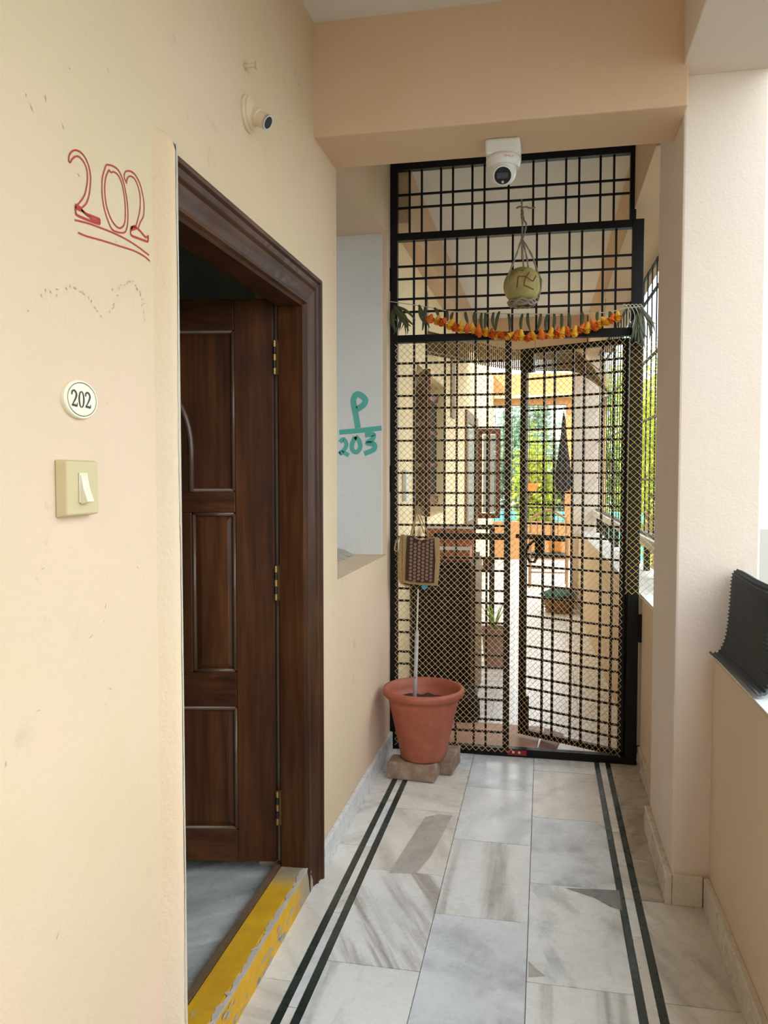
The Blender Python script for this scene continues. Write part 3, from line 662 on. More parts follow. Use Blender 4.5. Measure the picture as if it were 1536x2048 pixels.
# bolt on the swinging leaf
b = MB(); b.tube([G(-.012, -.024, 1.118), G(.27, -.024, 1.112)], .012, 10); b.build('bolt', 'black', rl, smooth=True)
gbox(.10, .155, -.030, -.018, 1.03, 1.108).build('bolt_hasp', 'black', rl, bevel=.003)
b = MB(); b.tube([G(.10, -.035, 1.10), G(.065, -.036, 1.07), G(.055, -.036, 1.03), G(.075, -.036, .985), G(.105, -.036, .985), G(.125, -.036, 1.03)], .008, 8); b.build('bolt_handle', 'black', rl, smooth=True)
# side plates and hinges
MB().box(-.801, -.787, YG-.030, YG+.0, 1.36, 1.50).build('hinge_plate', 'black', gate, bevel=.004)
MB().box(-.801, -.787, YG-.030, YG+.0, 2.40, 2.52).build('hinge_plate', 'black', gate, bevel=.004)
MB().box(.4665, .497, YG-.03, YG-.01, .62, .76).build('wall_plate', 'black', gate, bevel=.003)
MB().box(.4665, .485, YG-.03, YG-.01, .06, .10).build('wall_plate', 'black', gate, bevel=.003)
# net
def net(name, org, du, wd, z0, z1, parent, mat, cell=.0325, skip=None, y_off=0):
    """diamond net of thin cords, bent a little at each knot"""
    b = MB(); r = .0016; du = Vector(du); nn = du.cross(Vector((0, 0, 1))).normalized()
    nx = int(wd/cell); nz = int((z1-z0)/cell); cx_ = wd/nx; cz_ = (z1-z0)/nz
    for i in range(nx*2+1):
        # a cord zigzags upwards, meeting its neighbour at every half cell, as in chain link
        x_ = i*cx_/2
        if i % 2: continue
        pts = []
        for j in range(nz*2+1):
            s_ = x_+(cx_/2 if j % 2 else 0)*(1)
            pts.append(Vector(org)+du*min(s_, wd)+Vector((0, 0, z0+j*cz_/2))+nn*(.0012 if j % 2 else -.0012))
        if i < nx*2: b.tube(pts, r, 4, False)
        pts = [Vector(org)+du*max(x_-(cx_/2 if j % 2 else 0), 0)+Vector((0, 0, z0+j*cz_/2))+nn*(-.0012 if j % 2 else .0012) for j in range(nz*2+1)]
        if i: b.tube(pts, r, 4, False)
    o = b.build(name, mat, parent); o['kind'] = 'stuff'; return o
net('net', (-.762, YG-.027, 0), (1, 0, 0), .625, .022, 2.125, gate, 'net')
net('net', G(.004, -.042, 0), dv, LEN-.005, .035, 2.118, rl, 'net')
net('net', (.398, YG-.031, 0), (1, 0, 0), .24, .86, 2.10, gate, 'net2')
# ================================================================== GARLAND
YGA = YG-.055
gl = tag(empty('doorway_garland', (-.1, YGA, 2.2)), 'marigold and mango leaf garland strung across the black gate', 'garland')
st = smoothpts(px([(40, 70), (150, 85), (480, 135), (700, 175), (1000, 195), (1536, 210)], 770, 590, .1823, y=YGA)+px([(660, 205), (980, 185), (1130, 150), (1280, 130), (1345, 122)], 1040, 590, .1823, y=YGA), 5)
b = MB(); b.tube(st, .0022, 5); b.build('string', 'twine', gl)
FL = [(497, 262, 0), (572, 280, 1), (632, 292, 0), (715, 325, 1), (770, 350, 0), (838, 358, 1), (900, 370, 0), (965, 372, 1), (1030, 400, 0), (1107, 408, 1), (1182, 425, 0), (1228, 445, 1), (1282, 440, 0), (1360, 450, 1), (1437, 450, 0), (1495, 450, 1)]
FR = [(90, 465, 0), (150, 455, 1), (238, 435, 0), (335, 430, 1), (412, 415, 0), (460, 425, 1), (530, 405, 0), (598, 405, 1), (672, 370, 0), (738, 368, 1), (815, 335, 0), (862, 320, 1), (940, 290, 1), (1005, 265, 0), (1070, 240, 1)]
fpts = [(P(770+x*.1823, 590+y*.1823, y=YGA-.01), c) for x, y, c in FL]+[(P(1040+x*.1823, 590+y*.1823, y=YGA-.01), c) for x, y, c in FR]
b = MB(); b.tube([p+Vector((0, .008, .006)) for p, c in fpts], .0015, 4); b.build('string', 'twine', gl)
def flower(mat):
    b = MB(); R = .0205
    for ring, (k, rr, zz) in enumerate(((11, 1., .1), (10, .82, .42), (8, .58, .7), (5, .3, .88))):
        for i in range(k):
            a = 2*math.pi*(i+ring*.4)/k+random.uniform(-.15, .15); d = Vector((math.cos(a), math.sin(a), 0)); n_ = Vector((-d.y, d.x, 0))*R*.34
            p0 = d*R*rr*.35+Vector((0, 0, R*(zz-.5))); p1 = d*R*rr*random.uniform(.92, 1.1)+Vector((0, 0, R*(zz+random.uniform(-.1, .15)))); pm = d*R*rr*.72+Vector((0, 0, R*(zz-.2)))
            b._add([p0, pm-n_, p1-n_*.6, p1+n_*.6, pm+n_], [(0, 1, 2, 3, 4)])
    b.lathe([(0, -R*1.25), (R*.3, -R*1.1), (R*.55, -R*.4), (R*.5, .2*R), (R*.3, R*.6), (0, R*.7)], (0, 0, 0), 10)
    me = b.build('flower_src', mat); m_ = me.data; bpy.data.objects.remove(me); return m_
fm = [[flower('mari_o') for _ in range(3)], [flower('mari_y') for _ in range(3)]]
for i, (p, c) in enumerate(fpts):
    o = bpy.data.objects.new('marigold', fm[c][i % 3]); C.objects.link(o); o.location = p
    o.rotation_euler = (random.uniform(2.2, 3.6), random.uniform(-.5, .5), random.uniform(0, 6)); k = random.uniform(1.02, 1.25); o.scale = (k, k, k*1.15); put(o, gl)
def strap_leaf(a, c, wd, mat='dleaf', bow=.01, parent=gl):
    a = Vector(a); c = Vector(c); b = MB(); n = 7; d = c-a; side = Vector((d.z, 0, -d.x)).normalized()
    L = []; Rr = []
    for i in range(n+1):
        t = i/n; p = a+d*t+side*bow*math.sin(math.pi*t)+Vector((0, -.008*math.sin(math.pi*t), 0)); h = wd*(.45+.75*math.sin(math.pi*min(1, t*.9+.12)))*.5*(1 if t < .9 else .6)
        L += [p-side*h, p+Vector((0, .004, 0)), p+side*h]
    b._add(L, [(i*3+k, i*3+k+1, i*3+k+4, i*3+k+3) for i in range(n) for k in range(2)]); o = b.build('mango_leaf', mat, parent, smooth=True); o.modifiers.new('th', 'SOLIDIFY').thickness = .001
    return o
LL = [((540, 150), (590, 240)), ((680, 180), (690, 280)), ((745, 200), (740, 300)), ((880, 195), (915, 315)), ((985, 195), (990, 330)), ((1060, 205), (1070, 380)), ((1100, 205), (1090, 370)), ((1190, 200), (1210, 380)), ((1255, 190), (1215, 380)), ((1355, 215), (1365, 390)), ((1510, 215), (1495, 400)), ((370, 120), (490, 350)), ((440, 140), (410, 380)), ((380, 130), (430, 300)), ((450, 150), (440, 320))]
LR = [((85, 210), (110, 380)), ((230, 215), (180, 400)), ((300, 225), (285, 400)), ((375, 215), (355, 400)), ((455, 215), (450, 380)), ((535, 205), (550, 370)), ((680, 195), (665, 330)), ((850, 195), (850, 290)), ((985, 190), (975, 240))]
for ox, lst in ((770, LL), (1040, LR)):
    for (a, c) in lst: strap_leaf(P(ox+a[0]*.1823, 590+a[1]*.1823-2, y=YGA-.004), P(ox+c[0]*.1823, 590+c[1]*.1823+2, y=YGA-.006), .014, bow=random.uniform(-.006, .008))
for k in range(16):   # bunch tied at the left post
    a = P(790+random.uniform(-3, 14), 608+random.uniform(0, 14), y=YGA-.004-.002*k); c = P(783+k*3.2, 640+random.uniform(0, 32), y=YGA-.01-.002*k)
    strap_leaf(a, c, random.uniform(.008, .015), bow=random.uniform(-.03, .03))
for k in range(18):   # bunch tied at the right post
    a = P(1282+random.uniform(-4, 6), 613+random.uniform(0, 5), y=YGA-.004-.002*k); t = k/17
    c = P(1252+t*62, 650+50*math.sin(math.pi*t)+random.uniform(-14, 8), y=YGA-.008-.002*k)
    strap_leaf(a, c, random.uniform(.007, .013), 'dleaf2', bow=random.uniform(-.02, .02))
for k in range(5):
    b = MB(); a = P(1240+k*8, 618, y=YGA-.03); b.tube(smoothpts([a, a+Vector((.02, -.01, .02)), a+Vector((.05, 0, -.03)), a+Vector((.03+.01*k, 0, -.09))], 4), .0018, 5); b.build('string', 'twine', gl)
# ================================================================== GOURD
YC = YG-.105; gc = P(1045, 572, y=YC); GR = .093
go = tag(empty('hanging_gourd', gc), 'round ash gourd with red painted mark hanging in a rope sling', 'gourd')
b = MB(); b.lathe([(GR*(math.sin(t)**.95 if 0 < t < math.pi else 0), -GR*.97*math.cos(t)) for t in [math.pi*i/24 for i in range(25)]], gc, 40); b.build('gourd', 'gourd', go, smooth=True)
def on_g(x, y, k=1.012):
    p = P(990+x*.1221, 390+y*.1221, y=YC-GR*.8); d = p-gc; q = max(0., GR*GR-d.x*d.x-(d.z/.97)**2); return gc+Vector((d.x, -math.sqrt(q), d.z))*k
b = MB()
for stq in ([(365, 1530), (372, 1440), (382, 1350)], [(382, 1350), (440, 1345), (510, 1350)], [(510, 1350), (565, 1390), (622, 1420)], [(622, 1420), (648, 1360), (668, 1310)], [(562, 1262), (535, 1310), (505, 1360), (485, 1430), (475, 1492)], [(475, 1492), (550, 1515), (632, 1542)], [(412, 1236), (475, 1236)]):
    pts = smoothpts([on_g(*q) for q in stq], 4); n_ = (pts[len(pts)//2]-gc); b.ribbon(pts, .0055, n_, .001)
b.build('red_mark', 'red_old', go)
def gp(x, y, dy=-.012): return P(990+x*.1221, 390+y*.1221, y=YC+dy)
def rope(pts, r=.0042, dy=0):
    b = MB(); q = smoothpts(pts, 6)
    for ph in (0, math.pi):
        b.tube([p+Vector((math.cos(i*1.1+ph), math.sin(i*1.1+ph), 0))*r*.6 for i, p in enumerate(q)], r*.72, 5)
    b.build('rope', 'rope', go, smooth=True)
knot = gp(440, 710, 0)
rope([P(1043, 398, y=YG-.02), gp(440, 200, .08), gp(432, 330, .05), gp(450, 480, .02), knot]); rope([gp(445, 200, .08), gp(470, 400, .04), gp(510, 480, .02), gp(470, 680, 0), knot])
rope([gp(360, 215, .075), gp(400, 190, .07), gp(440, 205, .07), gp(510, 195, .07), gp(570, 215, .075), gp(655, 205, .08)], .005)
rope([knot, gp(350, 980, -.03), on_g(235, 1300, 1.04), on_g(235, 1480, 1.04), on_g(350, 1720, 1.05)]); rope([knot, gp(600, 980, -.02), on_g(680, 1210, 1.05), on_g(745, 1400, 1.05), gc+Vector((.075, 0, -.075))])
rope([knot, gc+Vector((.02, .05, .14)), gc+Vector((.03, .09, .03)), gc+Vector((.02, .07, -.085))])
b = MB()
for rr, zz, ph in ((.068, -.078, 0), (.062, -.086, 1.5), (.055, -.093, 3)):
    b.tube([gc+Vector(((rr+.004*math.sin(6*t+ph))*math.cos(t), (rr+.004*math.sin(6*t+ph))*math.sin(t), zz+.005*math.sin(7*t+ph))) for t in [2*math.pi*i/40 for i in range(41)]], .0055, 6)
b.build('rope_ring', 'rope', go, smooth=True)
b = MB(); b.tube([knot, knot+Vector((.004, 0, -.10))], [.004, .008], 6); b.tube([knot+Vector((.006, 0, -.10)), gc+Vector((.005, 0, GR*.9))], .005, 6); b.build('stalk', 'rope', go)
# ================================================================== BAG
YB = YG-.075
bag = tag(empty('jute_bag', P(838, 1170, y=YB)), 'small jute bag with dark dotted panel hanging on the gate netting', 'bag')
def bp(x, y, dy=0): return P(780+x*.0928, 1000+y*.0928, y=YB+dy)
b = MB()
front = [(275, 770), (420, 770), (560, 830), (680, 870), (800, 830), (960, 810), (1070, 830), (1080, 1300), (1055, 1640), (1030, 1850), (600, 1830), (280, 1790), (270, 1500), (280, 1100)]
fp = [bp(x, y, -.03) for x, y in front]; bk = [bp(x*.98+20, y-14, .035) for x, y in front]
fp0 = Vector((sum(p.x for p in fp)/len(fp), YB-.042, sum(p.z for p in fp)/len(fp)))
n = len(fp); vs_ = fp+bk+[fp0]; b._add(vs_, [(i, (i+1) % n, 2*n) for i in range(n)]+[(i, (i+1) % n, n+(i+1) % n, n+i) for i in range(n)]+[tuple(range(2*n-1, n-1, -1))])
b.build('bag_body', 'jute', bag)
b = MB(); sidep = [(320, 770), (240, 745), (200, 880), (165, 1300), (165, 1650), (210, 1790), (330, 1870), (430, 1850), (290, 1800)]
q0 = [bp(x, y, -.02) for x, y in sidep]; b.prism(q0, (0, .045, 0)); b.build('side_gusset', 'jute', bag, bevel=.004)
b = MB(); pan = [(370, 780), (480, 775), (560, 840), (680, 880), (800, 840), (955, 830), (975, 1300), (950, 1790), (600, 1775), (330, 1730), (345, 1200)]
pp_ = [bp(x, y, -.043) for x, y in pan]; b.prism(pp_, (0, .004, 0)); b.build('dark_panel', 'brown_cl', bag)
b = MB()
for i in range(7):
    for j in range(13):
        x_ = 375+i*88+(0 if j % 2 else 44)*0; y_ = 800+j*78+(39 if i % 2 else 0)
        if not (365+10 < x_ < 940 and 800 < y_ < 1750): continue
        if 480 < x_ < 800 and y_ < 900: continue
        c_ = bp(x_-(y_-800)*.03, y_, -.0436); a = random.random()*3
        b._add([c_+Vector((math.cos(t)*.0085, -.0002, math.sin(t)*.0078+math.cos(t)*math.cos(a)*.002)) for t in [2*math.pi*k/12 for k in range(12)]], [tuple(range(12))])
b.build('printed_dots', 'dot', bag)
hk = bp(590, 90, -.02)
for pts in ([(450, 760), (480, 600), (540, 400), (590, 90)], [(480, 780), (530, 520), (560, 320), (600, 80)], [(740, 720), (660, 500), (590, 300), (575, 90)], [(840, 800), (760, 600), (660, 350), (600, 100)]):
    b = MB(); b.tube(smoothpts([bp(x, y, -.03) for x, y in pts[:-1]]+[hk], 6), .0036, 6); b.build('handle', 'jute', bag, smooth=True)
b = MB(); b.tube([hk+Vector((0, .03, .004)), hk+Vector((0, -.012, 0)), hk+Vector((0, -.014, .02))], .004, 6); b.build('hook', 'black', bag)
b = MB(); b.prism([bp(x, y, -.01) for x, y in ((680, 1830), (810, 1840), (800, 1900), (740, 1940), (690, 1905))], (0, .015, 0)); b.build('blue_corner', 'blue_cl', bag)
b = MB(); b.ribbon(smoothpts([bp(x, y, -.025) for x, y in ((230, 790), (150, 880), (115, 960), (105, 1080), (150, 1100))], 4), .007, (0, -1, 0)); b.build('loose_strap', 'jute', bag)
# ================================================================== POT ON BRICKS
def brick(p, rz, size, label, name='clay_brick'):
    lx, ly, lz = size; b = MB()
    b.box(-lx/2, lx/2, -ly/2, ly/2, 0, lz)
    o = b.build(name, 'brick', None, bevel=.009); o.location = p; o.rotation_euler[2] = rz
    for vtx in o.data.vertices: vtx.co += Vector((random.uniform(-.004, .004), random.uniform(-.004, .004), random.uniform(-.003, .003) if vtx.co.z > .01 else 0))
    return tag(o, label, 'brick')
brick((-.603, 3.722, .001), math.radians(-4), (.232, .11, .085), 'worn brick lying lengthwise under the front of the terracotta pot')
brick((-.460, 3.872, .001), math.radians(84), (.20, .105, .085), 'weathered brick end sticking out behind under the terracotta pot')
pc = Vector((-.562, 3.775, .088))
pot = tag(empty('flower_pot', pc), 'large terracotta plastic pot with soil and a grey stick on bricks', 'pot')
b = MB()
b.lathe([(0, 0), (.104, 0), (.110, .006), (.134, .125), (.1365, .130), (.135, .137), (.138, .143), (.165, .262), (.167, .268), (.1655, .274), (.172, .297), (.186, .299), (.1965, .310), (.1985, .325), (.193, .338), (.184, .341), (.176, .336), (.168, .30), (.160, .255), (0, .25)], pc, 64)
b.build('pot_body', 'terra', pot, smooth=True)
b = MB(); vs_ = []; n = 40
b.lathe([(0, .268), (.06, .272), (.12, .266), (.164, .262)], pc, 32); o = b.build('soil', 'soil', pot)
for v_ in o.data.vertices: v_.co.z += random.uniform(-.006, .006)
s0 = P(829, 1398, y=3.74); s1 = P(834, 1262, y=3.86); s2 = P(836, 1178, y=3.93); s0.z = pc.z+.25
b = MB(); b.tube([s0, s1], .0095, 12); b.build('grey_stick', 'pipe', pot, smooth=True)
b = MB(); b.tube([s0*.1+s1*.9, s2], .0042, 8); b.build('thin_rod', 'twine', pot, smooth=True)
b = MB(); m_ = s0*.62+s1*.38; b.lathe([(0, .002), (.003, .001)], m_+Vector((-.001, -.010, 0)), 10, (0, -1, .3)); b.build('screw_hole', 'ink', pot)
# ================================================================== RIBBED MAT
b = MB(); pr = []          # centre line in x, z: outer flap, fold, inner flap, curled hem
line = smoothpts([(.660, 0, .856), (.652, 0, .95), (.645, 0, 1.08), (.635, 0, 1.128), (.618, 0, 1.146), (.601, 0, 1.138), (.594, 0, 1.11), (.592, 0, 1.02), (.588, 0, .945), (.580, 0, .905), (.566, 0, .876), (.546, 0, .872)], 14)
L = 0; acc = [0]
for i in range(1, len(line)): L += (line[i]-line[i-1]).length; acc.append(L)
NR = 50; y0m, y1m = 2.285, 2.755
def at_len(s):
    for i in range(1, len(acc)):
        if acc[i] >= s: t = (s-acc[i-1])/(acc[i]-acc[i-1]); return line[i-1].lerp(line[i], t), (line[i]-line[i-1]).normalized()
    return line[-1], (line[-1]-line[-2]).normalized()
ptsA = []
for k in range(NR*8+1):
    s = L*k/(NR*8); p, d = at_len(min(s, L*.9999)); n_ = Vector((-d.z, 0, d.x)); ptsA.append((p+n_*(.0065*abs(math.sin(math.pi*k/8))**.6), p-n_*.0035, s))
rows = []
NY = 12
for j in range(NY+1):
    t = j/NY
    for a, c_, s in ptsA:
        y = y0m+(y1m-y0m)*t; sk = (L-s)/L
        dx = .004*math.sin(6*t+s*8)+(.022*(1-t))*max(0, (s/L-.75)*4)
        rows.append((a.x+dx, y-.03*max(0, (s/L-.8)*5)*(1-t), a.z))
K = len(ptsA)
b._add(rows, [(j*K+i, j*K+i+1, (j+1)*K+i+1, (j+1)*K+i) for j in range(NY) for i in range(K-1)])
o = b.build('ribbed_mat', 'rubber', None, smooth=True); o.modifiers.new('th', 'SOLIDIFY').thickness = .006
tag(o, 'dark grey ribbed rubber mat folded over on the parapet beside the pillar', 'mat')
# ================================================================== BEYOND THE GATE
# railing on the far parapet
rg = tag(empty('barred_railing', (par(4.2)+.18, 4.2, .85)), 'black barred window railing on the parapet beyond the gate', 'railing')
def rx(y): return par(y)+.185
def rail(z, wd, dp, ya, yb2, name='rail', mat='black'): MB().bar((rx(ya), ya, z), (rx(yb2), yb2, z), wd, dp).build(name, mat, rg)
rail(1.045, .09, .055, 4.22, 8.78, 'handrail', 'white_pl'); rail(1.085, .03, .012, 4.22, 8.78)
for z in (1.42, 1.80, 2.18, 2.56, 2.72): rail(z, .014, .014, 4.22, 8.78)
y = 4.28
while y < 8.75:
    MB().box(rx(y)-.004, rx(y)+.004, y-.004, y+.004, 1.07, 2.738).build('bar', 'black', rg); y += .18
y = 4.40
while y < 8.7:
    MB().box(rx(y)-.018, rx(y)+.018, y-.022, y+.022, .849, 1.02).build('baluster', 'black', rg); y += .42
# window shutters on the left wall
def shutter(name, hinge, free, z0, z1, cols, rows_, label, win_mat='glassy', group=None):
    t = tag(empty(name, (hinge[0], hinge[1], z0)), label, 'shutter', group)
    h = Vector((*hinge, 0)); d = Vector((*free, 0))-h; wd = d.length; d.normalize(); nn = Vector((-d.y, d.x, 0)); th = .018; fw_ = min(.06, wd*.2)
    def bx(nm, s0, s1, za, zb, mt, k=th): MB().hexa([h+d*s+nn*q+Vector((0, 0, z_)) for z_ in (za, zb) for s, q in ((s0, -k), (s1, -k), (s1, k), (s0, k))]).build(nm, mt, t)
    bx('stile', 0, fw_, z0, z1, 'wood_red'); bx('stile', wd-fw_, wd, z0, z1, 'wood_red'); bx('rail', fw_, wd-fw_, z0, z0+.06, 'wood_red'); bx('rail', fw_, wd-fw_, z1-.06, z1, 'wood_red')
    for i in range(1, cols): s = fw_+(wd-2*fw_)*i/cols; bx('glazing_bar', s-.014, s+.014, z0+.06, z1-.06, 'wood_red', .012)
    for j in range(1, rows_): z_ = z0+.06+(z1-z0-.12)*j/rows_; bx('glazing_bar', fw_, wd-fw_, z_-.012, z_+.012, 'wood_red', .011)
    for i in range(cols):
        for j in range(rows_):
            w_ = (wd-2*fw_)/cols; hh = (z1-z0-.12)/rows_
            bx('pane', fw_+i*w_+.015, fw_+(i+1)*w_-.015, z0+.06+j*hh+.013, z0+.06+(j+1)*hh-.013, win_mat, .004)
    return t
shutter('window_shutter', (-.905, 5.55), (-.715, 4.95), 1.19, 2.11, 1, 3, 'dark wooden window shutter swung out just behind the jute bag', 'wood_cab')
shutter('window_shutter', (-.93, 6.1), (-.865, 6.62), 1.22, 2.10, 1, 3, 'dark shutter leaf inside the window behind the first shutter', 'wood_cab')
shutter('window_shutter', (-.785, 9.62), (-.515, 9.66), .93, 2.00, 2, 2, 'red framed glazed shutter standing open near the peach end wall')
wfm = tag(empty('window_2', (-.79, 9., .9)), 'brown window frame in the cream wall next to the red glazed shutter', 'window', kind='structure')
for a in ((-.80, -.775, 8.2, 8.35, .85, 2.12), (-.80, -.775, 9.45, 9.6, .85, 2.12), (-.80, -.775, 8.35, 9.45, 2.0, 2.12), (-.80, -.775, 8.35, 9.45, .85, .95)): MB().box(*a).build('frame_member', 'wood_side', wfm)
MB().box(-.799, -.79, 8.35, 9.45, .95, 2.0).build('pane', 'glassy', wfm)
b = MB()
bell = tag(MB().box(-.80, -.775, 4.52, 4.60, 1.30, 1.48).build('door_bell', 'white_p', bevel=.006), 'white box shaped bell on the cream wall beyond the gate', 'bell')
# cabinet
cb = tag(empty('shoe_cabinet', (-.6, 5.1, 0)), 'dark brown shoe cabinet with horizontal drawers behind the netting', 'cabinet')
MB().box(-.775, -.43, 4.80, 5.45, .03, .90).build('body', 'wood_cab', cb, bevel=.004)
MB().box(-.7785, -.425, 4.77, 5.46, .90, .925).build('top', 'wood_cab', cb, bevel=.003)
MB().box(-.4295, -.41, 4.82, 5.45, .03, .90).build('side_board', 'wood_side', cb)
for i in range(5):
    d = MB().box(-.765, -.44, 4.782, 4.80, .045+i*.17, .205+i*.17).build('drawer', 'wood_cab', cb, bevel=.004)
    MB().box(-.64, -.56, 4.774, 4.782, .115+i*.17, .125+i*.17).build('drawer_pull', 'wood_cab', d)
b = MB(); b.lathe([(0, 0), (.075, .0), (.085, .03), (.08, .12), (.05, .19), (.03, .21), (0, .215)], (-.44, 4.66, 0), 20); o = tag(b.build('dark_sack', 'wood_cab', None, smooth=True), 'small slumped dark sack on the floor before the cabinet', 'sack')
def trough(p, lx, ly, hz, mat, label):
    x, y, z = p; b = MB(); t = .012
    b.box(x, x+lx, y, y+ly, z, z+.012)
    for q in ((x, x+t, y, y+ly), (x+lx-t, x+lx, y, y+ly), (x+t, x+lx-t, y, y+t), (x+t, x+lx-t, y+ly-t, y+ly)): b.box(*q, z+.012, z+hz)
    t_ = tag(empty('planter_trough', (x+lx/2, y+ly/2, z)), label, 'planter'); b.build('trough', mat, t_)
    MB().box(x+t, x+lx-t, y+t, y+ly-t, z+.012, z+hz*.8).build('soil', 'soil', t_)
    MB().box(x-.008, x+lx+.008, y-.01, y-.0005, z+hz-.02, z+hz).build('rim', 'white_p', t_); return t_
trough((-.76, 4.86, .926), .32, .16, .085, 'terra', 'red planter trough with pale rim on the front of the cabinet top')
trough((-.74, 5.10, .926), .30, .16, .20, 'terra', 'taller red planter trough at the back of the cabinet top')
def tuft(base_, n, hgt, spread, mat, parent, wd=.012, droop=.2):
    for i in range(n):
        a = random.random()*6.28; d = Vector((math.cos(a), math.sin(a), 0))*spread*random.uniform(.4, 1); b = MB(); hh = hgt*random.uniform(.6, 1)
        L_ = []
        for k in range(6):
            t = k/5; p = Vector(base_)+d*t**1.4+Vector((0, 0, hh*(t-droop*t*t))); s = Vector((-d.y, d.x, 0)).normalized()*wd*(1-t*.9)/2
            L_ += [p-s, p+s]
        b._add(L_, [(2*k, 2*k+1, 2*k+3, 2*k+2) for k in range(5)]); b.build('leaf', mat, parent)
def potted(p, r, hgt, mat, label, n, lh, sp, lmat, lw=.014, group=None):
    t = tag(empty('potted_plant', p), label, 'potted plant', group); p = Vector(p)
    b = MB(); b.lathe([(0, 0), (r*.74, 0), (r*.96, hgt*.88), (r*1.06, hgt*.88), (r*1.06, hgt), (r*.92, hgt), (r*.88, hgt*.9), (0, hgt*.88)], p, 28); b.build('pot', mat, t, smooth=False)
    tuft(p+Vector((0, 0, hgt*.88)), n, lh, sp, lmat, t, lw); return t
potted((-.355, 6.02, .001), .10, .30, 'terra_d', 'mauve floor pot with long spiky leaves beside the cabinet', 16, .42, .22, 'leaf_g', .02)
potted((-.60, 5.36, .926), .05, .09, 'terra', 'small pot with a short sprig on the cabinet top', 7, .12, .07, 'leaf_g')
# black plant stand and its little pots
ps = tag(empty('plant_stand', (-.42, 7.2, 0)), 'black iron plant stand against the cream wall', 'stand')
for x in (-.74, -.45):
    for y in (7.0, 7.35): MB().box(x-.012, x+.012, y-.012, y+.012, 0, 1.0).build('leg', 'black', ps)
for z in (.60, .975): MB().box(-.755, -.435, 6.98, 7.37, z, z+.02).build('shelf', 'black', ps)
for i, x in enumerate((-.70, -.595, -.49)): potted((x, 7.12, .621), .044, .10, ('terra', 'terra_d', 'terra')[i], ('red little pot on the black stand next to the wall', 'mauve little pot in the middle of the black stand', 'red little pot at the open end of the black stand')[i], 8, .15, .03, 'leaf_g', .012)
# rugs
b = MB(); b.hexa([(-.70, 4.20, .0006), (-.03, 4.20, .0006), (.0, 4.60, .0006), (-.70, 4.62, .0006), (-.70, 4.20, .010), (-.03, 4.20, .010), (.0, 4.60, .010), (-.70, 4.62, .010)])
tag(b.build('door_mat', 'rug', None, bevel=.003), 'pinkish coir doormat on the floor just inside the gate', 'doormat')
b = MB(); b.hexa([(-.02, 4.17, .0105), (.06, 4.17, .0008), (.12, 4.50, .0008), (.015, 4.56, .0105), (-.02, 4.17, .016), (.06, 4.17, .008), (.12, 4.50, .008), (.015, 4.56, .016)])
tag(b.build('floor_cloth', 'rug2'), 'dark red folded floor cloth lying beside the doormat', 'cloth')
# cane chair
ch = tag(empty('cane_chair', (.07, 10.6, 0)), 'cane armchair with orange cushion standing before the end wall', 'chair')
def cane(pts, r=.014, nm='frame_rod'): b = MB(); b.tube(smoothpts(pts, 5), r, 8); b.build(nm, 'cane', ch, smooth=True)
X0, X1, YA, YB2 = -.17, .30, 10.4, 10.85
for x in (X0, X1):
    cane([(x, YA, 0), (x, YA, .62), (x, YA+.05, .66), (x, YB2, .66)], .016, 'leg'); cane([(x, YB2, 0), (x, YB2, .5), (x, YB2+.07, .88)], .016, 'leg')
cane([(X0, YB2+.07, .86), ((X0+X1)/2, YB2+.10, .98), (X1, YB2+.07, .86)], .016, 'back_bow')
for k in range(4): cane([(X0+.09*(k+1), YB2, .42), (X0+.09*(k+1), YB2+.08, .93)], .008, 'back_rod')
for x0, y0_, x1, y1_ in ((X0, YA, X1, YA), (X0, YB2, X1, YB2), (X0, YA, X0, YB2), (X1, YA, X1, YB2)): cane([(x0, y0_, .2), ((x0+x1)/2, (y0_+y1_)/2, .2), (x1, y1_, .2)], .010, 'stretcher')
MB().box(X0, X1, YA, YB2, .38, .42).build('seat', 'seat', ch, bevel=.01)
b = MB(); b.box(X0+.24, X1-.05, YB2-.12, YB2-.03, .422, .62); tag(b.build('cushion', 'orange_c', None, bevel=.03), 'orange cushion propped on the seat of the cane chair', 'cushion')
# basket with cloth
bk_ = tag(empty('wicker_basket', (.18, 8.75, 0)), 'brown wicker basket on the floor by the pinkish pillar', 'basket')
b = MB(); b.lathe([(0, .0), (.13, 0), (.165, .15), (.17, .16), (.155, .16), (.125, .02), (0, .02)], (.17, 8.6, .001), 28); b.build('bowl', 'basket', bk_)
for k in range(5):
    z_ = .02+k*.03; b = MB(); b.tube([(.17+(.137+.035*z_/.15)*math.cos(t), 8.6+(.137+.035*z_/.15)*math.sin(t), z_) for t in [2*math.pi*i/24 for i in range(25)]], .007, 6); b.build('weave_ring', 'basket', bk_)
b = MB(); ns = 20; vs_ = [(.17, 8.6, .26)]
for rr, zz in ((.08, .245), (.15, .212), (.195, .186)):
    for i in range(ns): t = 2*math.pi*i/ns; k = 1+.12*math.sin(5*t+rr*30); vs_.append((.17+rr*k*math.cos(t), 8.6+rr*k*math.sin(t), zz+.012*math.sin(4*t)))
b._add(vs_, [(0, 1+i, 1+(i+1) % ns) for i in range(ns)]+[(1+r_*ns+i, 1+(r_+1)*ns+i, 1+(r_+1)*ns+(i+1) % ns, 1+r_*ns+(i+1) % ns) for r_ in range(2) for i in range(ns)])
o = b.build('folded_cloth', 'teal_cl', None, smooth=True); o.modifiers.new('th', 'SOLIDIFY').thickness = .008; tag(o, 'dark teal cloth spread over the wicker basket', 'cloth')
